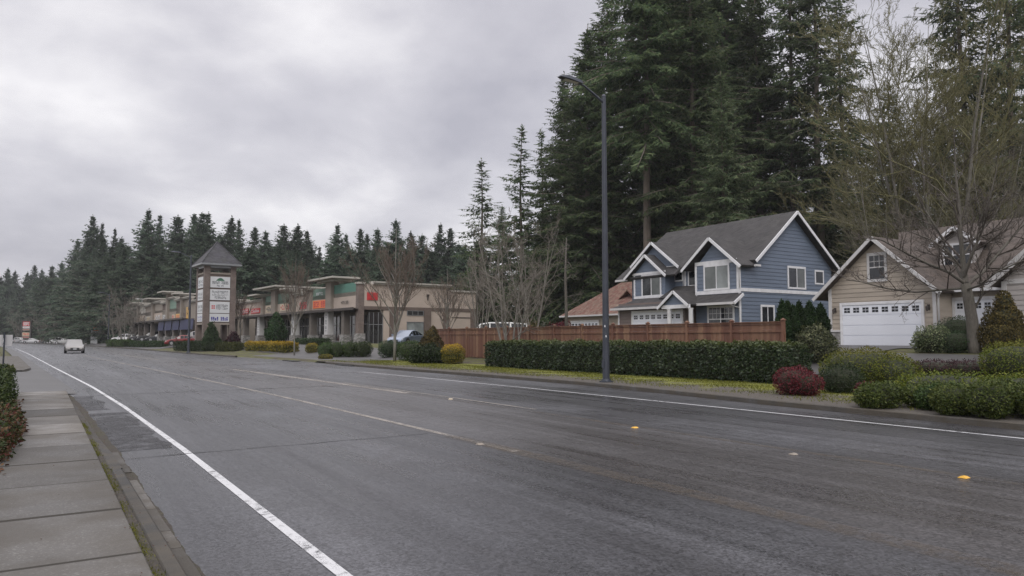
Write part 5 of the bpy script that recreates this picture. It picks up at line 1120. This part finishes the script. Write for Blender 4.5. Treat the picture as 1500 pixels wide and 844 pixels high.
# many stemmed trees by the fence
def multi(seed, H, stems, spread, mx=4, kids=(0, 11, 9, 6), r0=.07, up=.3, tw=.007):
    B = Bare(seed, tw); r = B.r
    for k in range(stems):
        a = 6.283 * k / stems + r.uniform(-.4, .4); d = Vector((math.cos(a) * spread, math.sin(a) * spread, 1)).normalized()
        p0 = Vector((math.cos(a) * .1, math.sin(a) * .1, -.1)); L = H * r.uniform(.75, 1.08); pts = [p0]; q = p0.copy()
        for i in range(5): d = (d + Vector((r.gauss(0, .07), r.gauss(0, .07), .1))).normalized(); q = q + d * L / 5; pts.append(q.copy())
        B.limb(pts, r0, .012, 0 if k == 0 else 1, mx, kids if k else [kids[1]] + list(kids[1:]), up, .7, .42, start=.2)
    return B
M1 = multi(7, 7.0, 5, .35); p = at_depth(747, 510, 40.5); T1 = put_bare(M1, 'bark_grey', 'twig_grey', (p.x, p.y, zt(p.x, p.y)), 0, 'spreading grey bare tree standing against the wooden fence')
p = at_depth(704, 500, 52); dup(T1, (p.x, p.y, .8), 2.2, 'bare tree behind the fence in front of the isolated fir', (.75, .75, 1.12))
p = at_depth(778, 500, 55); dup(T1, (p.x, p.y, .8), 4.0, 'bare tree behind the fence above the off white van', (1.05, 1.05, 1.3))
mb = MB(); p = at_depth(829, 490, 57); q = thing('bare_tree', (p.x, p.y, .6), 'straight slender bare trunk rising by the needle covered roof', 'tree'); MB().tube([(0, 0, -.2), (.05, 0, 3), (.0, .05, 6), (.1, 0, 8.8)], [.15, .12, .09, .03], 8).build('trunk', M['bark_dark'], q, True)
b = Bare(77); [b.grow(Vector((.05, 0, z)), Vector((math.cos(z * 9), math.sin(z * 9), .3)).normalized(), 1.8, .025, 2, 4, [0, 0, 5, 4]) for z in (3.5, 4.2, 5, 5.6, 6.2, 6.8, 7.3, 7.8, 8.2)]; me = b.meshes(M['bark_grey'], M['twig_grey'])[1]; link('crown', me, q)
# brown bare trees far left
for px, D, sc_, lb in ((168, 150, 1.15, 'brown bare tree behind the white suv'), (182, 140, 1.3, 'brown bare tree above the white suv, taller than its neighbour'), (197, 150, 1.2, 'brown bare tree by the parking lot light pole'), (215, 145, 1.05, 'brown bare tree in front of the far left end of the shops'), (88, 210, 1.2, 'brown bare tree behind the far row of cars'), (62, 230, 1.3, 'brown bare tree right of the pylon sign'), (28, 240, 1.3, 'brown bare tree left of the pylon sign')):
    p = at_depth(px, 500, D); dup(T1, (p.x, p.y, zt(p.x, p.y) - .2), px * .7, lb, (sc_ * 1.15, sc_ * 1.15, sc_ * 1.1))
# big mossy many stemmed tree behind the tan house
BG = multi(15, 27, 9, .33, 5, (0, 16, 11, 8, 4), .22, .3, .013); p = at_depth(1385, 470, 58); TB = put_bare(BG, 'bark_grey', 'twig_moss', (p.x, p.y, 1.1), .3, 'huge leafless mossy tree with many stems behind the tan roof')
SM = multi(19, 13, 6, .3, 5, (0, 11, 8, 6, 4), .09, .25, .009); p = at_depth(1300, 470, 56); TS = put_bare(SM, 'bark_grey', 'twig_mossgrey', (p.x, p.y, 1.1), 1, 'grey twiggy bare tree left of the huge mossy tree')
for px, D, sc_, r_, lb in ((1450, 54, 1.15, 4, 'pale stemmed bare tree behind the tan roof at right'), (1495, 52, 1.0, 5, 'bare tree at the right picture edge above the roof')):
    p = at_depth(px, 470, D); dup(TS, (p.x, p.y, 1.1), r_, lb, (sc_, sc_, sc_))
RD = multi(23, 5.2, 6, .55, 4, (0, 11, 9, 6), .05, .25); p = at_depth(1217, 470, 50); put_bare(RD, 'bark_grey', 'twig_red', (p.x, p.y, 1.2), 0, 'reddish bare shrub tree in the gap between the two houses', name='bare_tree')
# tree in front of the tan house, its limbs placed one by one
p0 = at_x(1429, 517, 31.0); p0.z = zt(p0.x, p0.y) - .05; D0 = p0.x * _s + p0.y * _c
def lp(px, py, dd=0): v = at_depth(px, py, D0 + dd) - p0; return v
B = Bare(31)
B.limb([(0, 0, -.1), lp(1427, 505), lp(1424, 470), lp(1419, 440), lp(1414, 415)], .26, .19, 0, 0, [0])
K = [0, 17, 10, 5]
for pts, r0 in (([lp(1414, 415), lp(1411, 390, .2), lp(1408, 355, .3), lp(1405, 310, .2), lp(1400, 255, .5), lp(1397, 190)], .13), ([lp(1414, 416), lp(1388, 398, -.3), lp(1362, 388, -.5), lp(1330, 372, -.9), lp(1292, 352, -1.2), lp(1272, 347, -1.5)], .075), ([lp(1415, 422), lp(1385, 424, .3), lp(1340, 428, .5), lp(1300, 423, .6), lp(1262, 413, .6), lp(1240, 410, .5)], .06),
        ([lp(1416, 418), lp(1440, 398, .5), lp(1462, 372, .8), lp(1485, 345, 1), lp(1508, 320, 1.2), lp(1530, 300, 1.3)], .085), ([lp(1412, 405), lp(1425, 370, -.6), lp(1440, 335, -1), lp(1450, 290, -1.3), lp(1462, 240, -1.5)], .07), ([lp(1414, 418), lp(1395, 380, 1), lp(1375, 340, 1.6), lp(1350, 300, 2), lp(1335, 255, 2.2)], .07),
        ([lp(1415, 425), lp(1435, 418, -1), lp(1458, 400, -1.8), lp(1490, 385, -2.4), lp(1520, 375, -2.8)], .055), ([lp(1410, 395, .2), lp(1390, 370, 0), lp(1365, 352, -.2), lp(1335, 340, -.5), lp(1310, 335, -.8)], .045), ([lp(1426, 455), lp(1440, 430, -.2), lp(1436, 400, -.4), lp(1430, 372, -.6)], .05), ([lp(1410, 375, .3), lp(1430, 345, .6), lp(1455, 320, .8), lp(1475, 280, 1)], .05)):
    B.limb(pts, r0, .014, 1, 4, K, .22, .75, .42, start=.18)
put_bare(B, 'bark_dark', 'twig_dark', p0, 0, 'bare tree with mottled grey trunk in front of the tan house')

# ------------------------------------------------------------------ hedges and shrubs, right side
ha, hb = Vector((21.1, 15.7, 0)), Vector((21.1 + off(34), 33.9, 0)); ha.z = zt(21.1, 16) - .05; hb.z = zt(20, 34) - .0; hb.z = ha.z
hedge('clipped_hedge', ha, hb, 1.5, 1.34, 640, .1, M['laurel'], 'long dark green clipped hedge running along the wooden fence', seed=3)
def lumps(w, d, h, n, seed, cy=0.0):
    r = random.Random(seed); out = []
    for k in range(n):
        q = r.uniform(.3, .48); out.append(((r.uniform(-.5, .5) * w, cy + d * ((k + .5) / n - .5), h * r.uniform(.5, .62)), (w * q * r.uniform(.9, 1.2), d / n * r.uniform(.6, .95) + .08, h * r.uniform(.42, .56))))
    return out
def sh(px, py, name, blobs, n, leaf, m, label, lift=0, x=None, **k):
    p = GT(px, py) if x is None else at_x(px, py, x)
    return shrub(name, (p.x, p.y, zt(p.x, p.y)), blobs, n, leaf, M[m], label, **k)
sh(1176, 580, 'barberry_shrub', [((.1, .3, .34), (.55, .52, .4)), ((.1, 0, .3), (.45, .45, .33))], 16000, .05, 'redleaf', 'round burgundy shrub on the verge at the end of the hedge', seed=11)
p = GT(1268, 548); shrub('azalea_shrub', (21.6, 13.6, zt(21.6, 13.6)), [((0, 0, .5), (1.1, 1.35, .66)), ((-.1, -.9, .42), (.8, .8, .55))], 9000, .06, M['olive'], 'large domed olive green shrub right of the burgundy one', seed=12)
sh(1242, 577, 'round_shrub', [((.2, .3, .32), (.55, .6, .46))], 15000, .055, 'darkshrub', 'dark low shrub squeezed between burgundy and olive domes', seed=13)
sh(1278, 590, 'barberry_shrub', [((0, .1, .22), (.26, .28, .27))], 24000, .045, 'redleaf', 'small burgundy sprig shrub at the left end of the light green bank', seed=14)
sh(1338, 598, 'low_shrub', lumps(1.15, 1.3, .5, 5, 1, .3), 30000, .05, 'juniper', 'light green low shrub, left end of the kerbside bank', seed=15, group='kerbside shrub bank', amp=.14)
sh(1402, 602, 'low_shrub', lumps(1.15, 1.3, .5, 5, 2, .1), 30000, .05, 'box', 'darker low shrub in the middle of the kerbside bank', seed=16, group='kerbside shrub bank', amp=.14)
sh(1470, 610, 'low_shrub', lumps(1.25, 2.4, .6, 7, 3, -.4), 30000, .05, 'juniper', 'fullest light green shrub, right end of the kerbside bank', seed=17, group='kerbside shrub bank', amp=.14)
shrub('low_shrub', (18.3, 9.4, zt(18.3, 9.4)), [((0, 0, .3), (.9, 1.2, .42)), ((.2, -1.6, .3), (.9, 1.1, .42)), ((.3, -3.0, .3), (.9, 1.1, .42))], 9000, .055, M['olive'], 'olive low shrub row behind the kerbside bank', seed=18, group='kerbside shrub bank', amp=.14)
for k, (px, py, lb) in enumerate(((1374, 549, 'left of two flat dark purple shrubs beside the driveway'), (1428, 550, 'right of two flat dark purple shrubs beside the driveway'))):
    sh(px, py, 'heather_shrub', [((0, 0, .2), (.75, .9, .27))], 12000, .05, 'purple', lb, seed=20 + k, group='purple shrubs by the driveway', amp=.16)
sh(1492, 556, 'round_shrub', [((0.2, .2, .5), (.85, .9, .62))], 11000, .055, 'olive', 'yellowish round shrub at the right picture edge', seed=23)
sh(1474, 528, 'thuja_shrub', [((0, 0, .5), (.95, .95, .75)), ((0, 0, 1.1), (.66, .66, .75)), ((.05, 0, 1.75), (.32, .32, .6))], 11000, .09, 'bronze', 'bronze green cone shaped conifer at the tan house', x=31.5, seed=24, p=2, upb=.7, amp=.13)
sh(1405, 516, 'round_shrub', [((0, 0, .7), (.75, .8, .66))], 12000, .05, 'darkshrub', 'dark clipped dome behind the bare tree trunk', x=33.4, seed=25)
sh(1370, 527, 'leafy_shrub', [((0, 0, .5), (.6, .65, .6)), ((0, .3, .4), (.5, .5, .45))], 9000, .08, 'varieg', 'loose leafy shrub left of the pale trunk', x=31.0, seed=26, amp=.16)
sh(1404, 525, 'round_shrub', [((0, 0, .42), (.55, .6, .46))], 12000, .05, 'darkshrub', 'small dark ball shrub touching the pale trunk', x=31.0, seed=27)
sh(1191, 513, 'variegated_shrub', [((0, 0, .65), (.85, .95, .72)), ((.1, 0, 1.0), (.5, .6, .5))], 7000, .1, 'varieg', 'pale tipped leafy shrub in front of the arborvitae row', x=27.0, seed=28, amp=.18, upb=.6)
sh(1120, 503, 'twiggy_shrub', [((0, 0, .5), (.7, 1.1, .7))], 2500, .06, 'litter', 'thin brownish shrub at the right end of the fence', x=23.0, seed=29, core=0)
AR = None
for px, top, w_, x, lb in ((1147, 440, .36, 25.6, 'first arborvitae column next to the fence end'), (1155, 441, .36, 26.2, 'second arborvitae column from the fence'), (1163, 447, .34, 26.8, 'shorter arborvitae column, third from the fence'), (1171.5, 442, .38, 27.6, 'fourth arborvitae column from the fence'), (1187, 442, .42, 28.6, 'fifth arborvitae column, behind the pale tipped shrub'), (1203, 445, .42, 29.8, 'last arborvitae column beside the tan house corner')):
    q = at_x(px, 500, x); zg = zt(q.x, q.y); Ht = at_x(px, top, x).z - zg
    if AR is None: AR = shrub('arborvitae', (q.x, q.y, zg), [((0, 0, .75), (.42, .42, .8)), ((0, 0, 1.6), (.36, .36, .75)), ((0, 0, 2.2), (.22, .22, .6)), ((0, 0, 2.6), (.1, .1, .4))], 30000, .1, M['arb'], lb, 'arborvitae', 'arborvitae columns', 40, p=2, upb=1.2, depth=.2, amp=.1); AR.scale = (w_ / .42, w_ / .42, Ht / 3.0)
    else: dup(AR, (q.x, q.y, zg), px, lb, (w_ / .42, w_ / .42, Ht / 3.0))
# verge shrubs left of the hedge
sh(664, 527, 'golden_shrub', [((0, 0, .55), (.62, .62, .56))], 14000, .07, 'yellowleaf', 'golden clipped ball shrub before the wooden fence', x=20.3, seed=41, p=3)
sh(627, 531, 'rhododendron', [((0, 0, .5), (.9, .9, .55)), ((.5, -.3, .3), (.7, .6, .38)), ((-.5, .2, .35), (.5, .5, .4))], 7000, .13, 'darkshrub', 'broad leaved dark shrub at the foot of the conical bush', x=19.6, seed=42, amp=.2)
sh(632, 526, 'conical_shrub', [((0, 0, .7), (.75, .75, .85)), ((0, 0, 1.35), (.45, .45, .65)), ((.1, 0, 1.85), (.2, .2, .35))], 9000, .1, 'bronze', 'tall conical grey brown bush at the fence corner', x=21.2, seed=43, amp=.18, upb=.8)
sh(602, 525, 'clipped_shrub', [((0, 0, .62), (.85, .8, .62))], 10000, .07, 'box', 'big rounded clipped shrub right of the bare street tree', x=20.6, seed=44, p=4)
sh(571, 521, 'clipped_shrub', [((0, 0, .6), (.8, .8, .62))], 9000, .07, 'darkshrub', 'dark clipped shrub just behind the pale street tree trunk', x=21.5, seed=45, p=3)
for k, (px, lb, r_) in enumerate(((478, 'leftmost of four dark balls at the arcade entrance', .62), (495, 'second dark ball at the arcade entrance', .62), (513, 'third dark ball at the arcade entrance', .6), (532, 'rightmost dark ball at the arcade entrance', .66))):
    sh(px, 524 - k * .3, 'ball_shrub', [((0, 0, .55), (r_, r_, .62))], 9000, .08, 'box', lb, seed=46 + k, group='dark ball shrubs at the arcade entrance', amp=.12)
sh(477, 526.5, 'golden_shrub', [((0, 0, .15), (.5, .4, .2))], 14000, .06, 'yellowleaf', 'tiny yellow green tuft under the dark balls', seed=51)
# planting around the sign tower and arcade front
p1, p2 = at_depth(368, 514, 74), at_depth(428, 512, 66); p1.z = p2.z = .25
hedge('golden_hedge', p1, p2, 1.3, .95, 420, .12, M['yellowleaf'], 'low golden hedge between the sign tower and the slim street tree', seed=5)
p1, p2 = at_depth(324, 514, 78), at_depth(352, 514, 75); p1.z = p2.z = .2
hedge('clipped_hedge', p1, p2, 1.3, .9, 420, .11, M['juniper'], 'short yellow green hedge at the foot of the sign tower', seed=6)
p1, p2 = at_depth(263, 514, 86), at_depth(322, 513, 80); p1.z = p2.z = .15
hedge('clipped_hedge', p1, p2, 1.5, 1.05, 300, .13, M['darkshrub'], 'dark hedge left of the sign tower around the second lamp', seed=7)
p1, p2 = at_depth(436, 511, 76), at_depth(478, 511, 69); p1.z = p2.z = .5
hedge('clipped_hedge', p1, p2, 1.0, 1.0, 300, .12, M['darkshrub'], 'dark clipped hedge under the orange shop sign', seed=8)
p1, p2 = at_depth(163, 503, 128), at_depth(188, 503, 122); p1.z = p2.z = .15
hedge('clipped_hedge', p1, p2, 1.6, 1.1, 200, .16, M['box'], 'low hedge hiding the wheels of the white suv', seed=9)
p1, p2 = at_depth(196, 506, 118), at_depth(243, 507, 108); p1.z = p2.z = .15
hedge('clipped_hedge', p1, p2, 1.4, .9, 200, .16, M['darkshrub'], 'dark hedge in front of the row of dark cars', seed=10)
for px, py, D, H_, R_, m, lb in ((309, 508, 82, 3.0, .9, 'darkshrub', 'dark conical shrub against the sign tower brick'), (404, 503, 84, 3.3, 1.15, 'arb', 'broad dark conifer before the cream shop signs'), (342, 508, 84, 1.6, .8, 'purple', 'reddish twiggy shrub right of the sign tower base')):
    p = at_depth(px, py, D); shrub('conical_shrub', (p.x, p.y, zt(p.x, p.y)), [((0, 0, H_ * .28), (R_, R_, H_ * .33)), ((0, 0, H_ * .55), (R_ * .7, R_ * .7, H_ * .3)), ((0, 0, H_ * .82), (R_ * .34, R_ * .34, H_ * .22))], 2600, .2, M[m], lb, seed=int(px), amp=.15, upb=.6)
p = GT(457, 517); shrub('golden_shrub', (p.x, p.y, p.z), [((0, 0, .4), (.55, .55, .42))], 9000, .08, M['yellowleaf'], 'lone lime yellow ball before the dark clipped hedge', seed=60)
for px, D, m, R_, lb in ((800, 60, 'darkshrub', 1.1, 'dark shrub showing over the fence left of the needle covered house'), (820, 58, 'redleaf', .9, 'reddish shrub showing over the fence beside the slender bare trunk'), (770, 58, 'bronze', 1.2, 'brown shrub showing over the fence by the van')):
    p = at_depth(px, 490, D); shrub('garden_shrub', (p.x, p.y, .8), [((0, 0, .9), (R_ * 1.3, R_ * 1.3, 1.15))], 2600, .14, M[m], lb, seed=px, amp=.2)

# ------------------------------------------------------------------ left side
hedge('clipped_hedge', (-1.1, 14.6, .08), (-1.35, 24.6, .08), 1.3, .74, 900, .06, M['box'], 'clipped hedge at the left picture edge beside the pavement', seed=61, rough=.1)
shrub('ground_cover_shrub', (-.72, 13.0, .08), [((0, 0, .2), (.5, 1.1, .3)), ((.05, 1.4, .2), (.48, 1.0, .3)), ((0, -1.4, .14), (.42, .9, .22))], 16000, .06, M['bedmix'], 'red brown ground cover spilling onto the left pavement', seed=62, amp=.22)
shrub('barberry_shrub', (-1.0, 11.6, .08), [((0, 0, .3), (.55, .9, .34))], 16000, .05, M['redleaf'], 'dark red low shrub at the left picture edge', seed=63, amp=.2)
hedge('clipped_hedge', (-2.6, 36.5, .08), (-3.2, 43.5, .08), 1.8, .95, 420, .09, M['box'], 'clipped hedge across the left driveway behind the sign post', seed=64)
hedge('clipped_hedge', (-4.6, 44.5, .08), (-5.6, 56, .08), 1.8, 1.1, 260, .1, M['darkshrub'], 'dark hedge further down the left pavement', seed=65)
shrub('grass_clump', (-1.6, 40.5, .08), [((0, 0, .12), (.6, 2.0, .22))], 9000, .09, M['juniper'], 'grassy clump edging the far left pavement', 'plant', seed=66)

# ------------------------------------------------------------------ sky and light
w = bpy.data.worlds.new('World'); sc.world = w; w.use_nodes = True; nt = w.node_tree; N = nt.nodes
bg = N['Background']; out = N['World Output']
ELEV, AZ = rad(42), rad(215)
sky = N.new('ShaderNodeTexSky'); sky.sky_type = 'NISHITA'; sky.sun_disc = False; sky.sun_elevation = ELEV; sky.sun_rotation = AZ; sky.air_density = 1.2; sky.dust_density = 2.0
nt.links.new(sky.outputs[0], bg.inputs[0]); bg.inputs[1].default_value = .08
tc = N.new('ShaderNodeTexCoord'); sp = N.new('ShaderNodeSeparateXYZ'); nt.links.new(tc.outputs['Generated'], sp.inputs[0])
def mth(op, a, b):
    m = N.new('ShaderNodeMath'); m.operation = op
    for i, v in enumerate((a, b)):
        if hasattr(v, 'is_output'): nt.links.new(v, m.inputs[i])
        else: m.inputs[i].default_value = v
    return m.outputs[0]
zz = mth('ADD', mth('MAXIMUM', sp.outputs[2], 0.0), .34)
cv = N.new('ShaderNodeCombineXYZ'); nt.links.new(mth('DIVIDE', sp.outputs[0], zz), cv.inputs[0]); nt.links.new(mth('DIVIDE', sp.outputs[1], zz), cv.inputs[1])
def noise(scale, det, ro, loc=(0, 0, 0)):
    mp = N.new('ShaderNodeMapping'); mp.inputs['Location'].default_value = loc; nt.links.new(cv.outputs[0], mp.inputs[0])
    n = N.new('ShaderNodeTexNoise'); n.inputs['Scale'].default_value = scale; n.inputs['Detail'].default_value = det; n.inputs['Roughness'].default_value = ro; n.inputs['Distortion'].default_value = .15; nt.links.new(mp.outputs[0], n.inputs[0]); return n.outputs[0]
f = mth('ADD', mth('MULTIPLY', noise(.75, 5, .5, SKYLOC), .72), mth('MULTIPLY', noise(2.6, 6, .55, (3, 1, 0)), .28))
rp = N.new('ShaderNodeValToRGB'); nt.links.new(f, rp.inputs[0]); e = rp.color_ramp.elements; e.new(.5)
for k, (pp, c) in enumerate(((.41, (.45, .44, .495, 1)), (.5, (.63, .615, .66, 1)), (.59, (.93, .91, .925, 1)))): e[k].position = pp; e[k].color = c
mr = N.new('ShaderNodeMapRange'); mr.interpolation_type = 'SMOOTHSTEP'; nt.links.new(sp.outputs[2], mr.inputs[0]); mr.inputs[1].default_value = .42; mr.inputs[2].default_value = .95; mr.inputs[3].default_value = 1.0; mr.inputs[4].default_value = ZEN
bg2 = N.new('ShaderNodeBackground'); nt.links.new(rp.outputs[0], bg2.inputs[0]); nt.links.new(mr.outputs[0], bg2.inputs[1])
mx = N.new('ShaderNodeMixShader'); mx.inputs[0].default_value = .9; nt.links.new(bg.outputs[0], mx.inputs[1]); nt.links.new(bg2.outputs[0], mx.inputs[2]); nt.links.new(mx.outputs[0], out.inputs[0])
sl = bpy.data.lights.new('sun', 'SUN'); sl.energy = 1.0; sl.angle = rad(28); sl.color = (1, .97, .93); so = bpy.data.objects.new('sun', sl); COL.objects.link(so)
dirv = Vector((math.sin(AZ) * math.cos(ELEV), math.cos(AZ) * math.cos(ELEV), math.sin(ELEV))); so.rotation_euler = dirv.to_track_quat('Z', 'Y').to_euler()
sc.view_settings.view_transform = 'Standard'; sc.view_settings.look = 'None'; sc.view_settings.exposure = EXPO; sc.view_settings.gamma = 1; sc.view_settings.use_curve_mapping = False
cy = sc.cycles; cy.max_bounces = 8; cy.diffuse_bounces = 5; cy.glossy_bounces = 3; cy.transmission_bounces = 4; cy.transparent_max_bounces = 8; cy.use_denoising = True; cy.denoising_prefilter = 'NONE'
cy.caustics_reflective = False; cy.caustics_refractive = False
# ------------------------------------------------------------------ damp air
mb = MB(); mb.box(-1000, 1000, -120, 950, -1.2, 75); hz = NT('damp_air'); hz.t.nodes.remove(hz.b)
pv = hz.n('VolumePrincipled'); pv.inputs['Color'].default_value = (.94, .95, 1, 1); pv.inputs['Density'].default_value = .00025; hz.l(pv.outputs[0], hz.out.inputs['Volume'])
mb.build('haze', hz.m, kind='stuff')
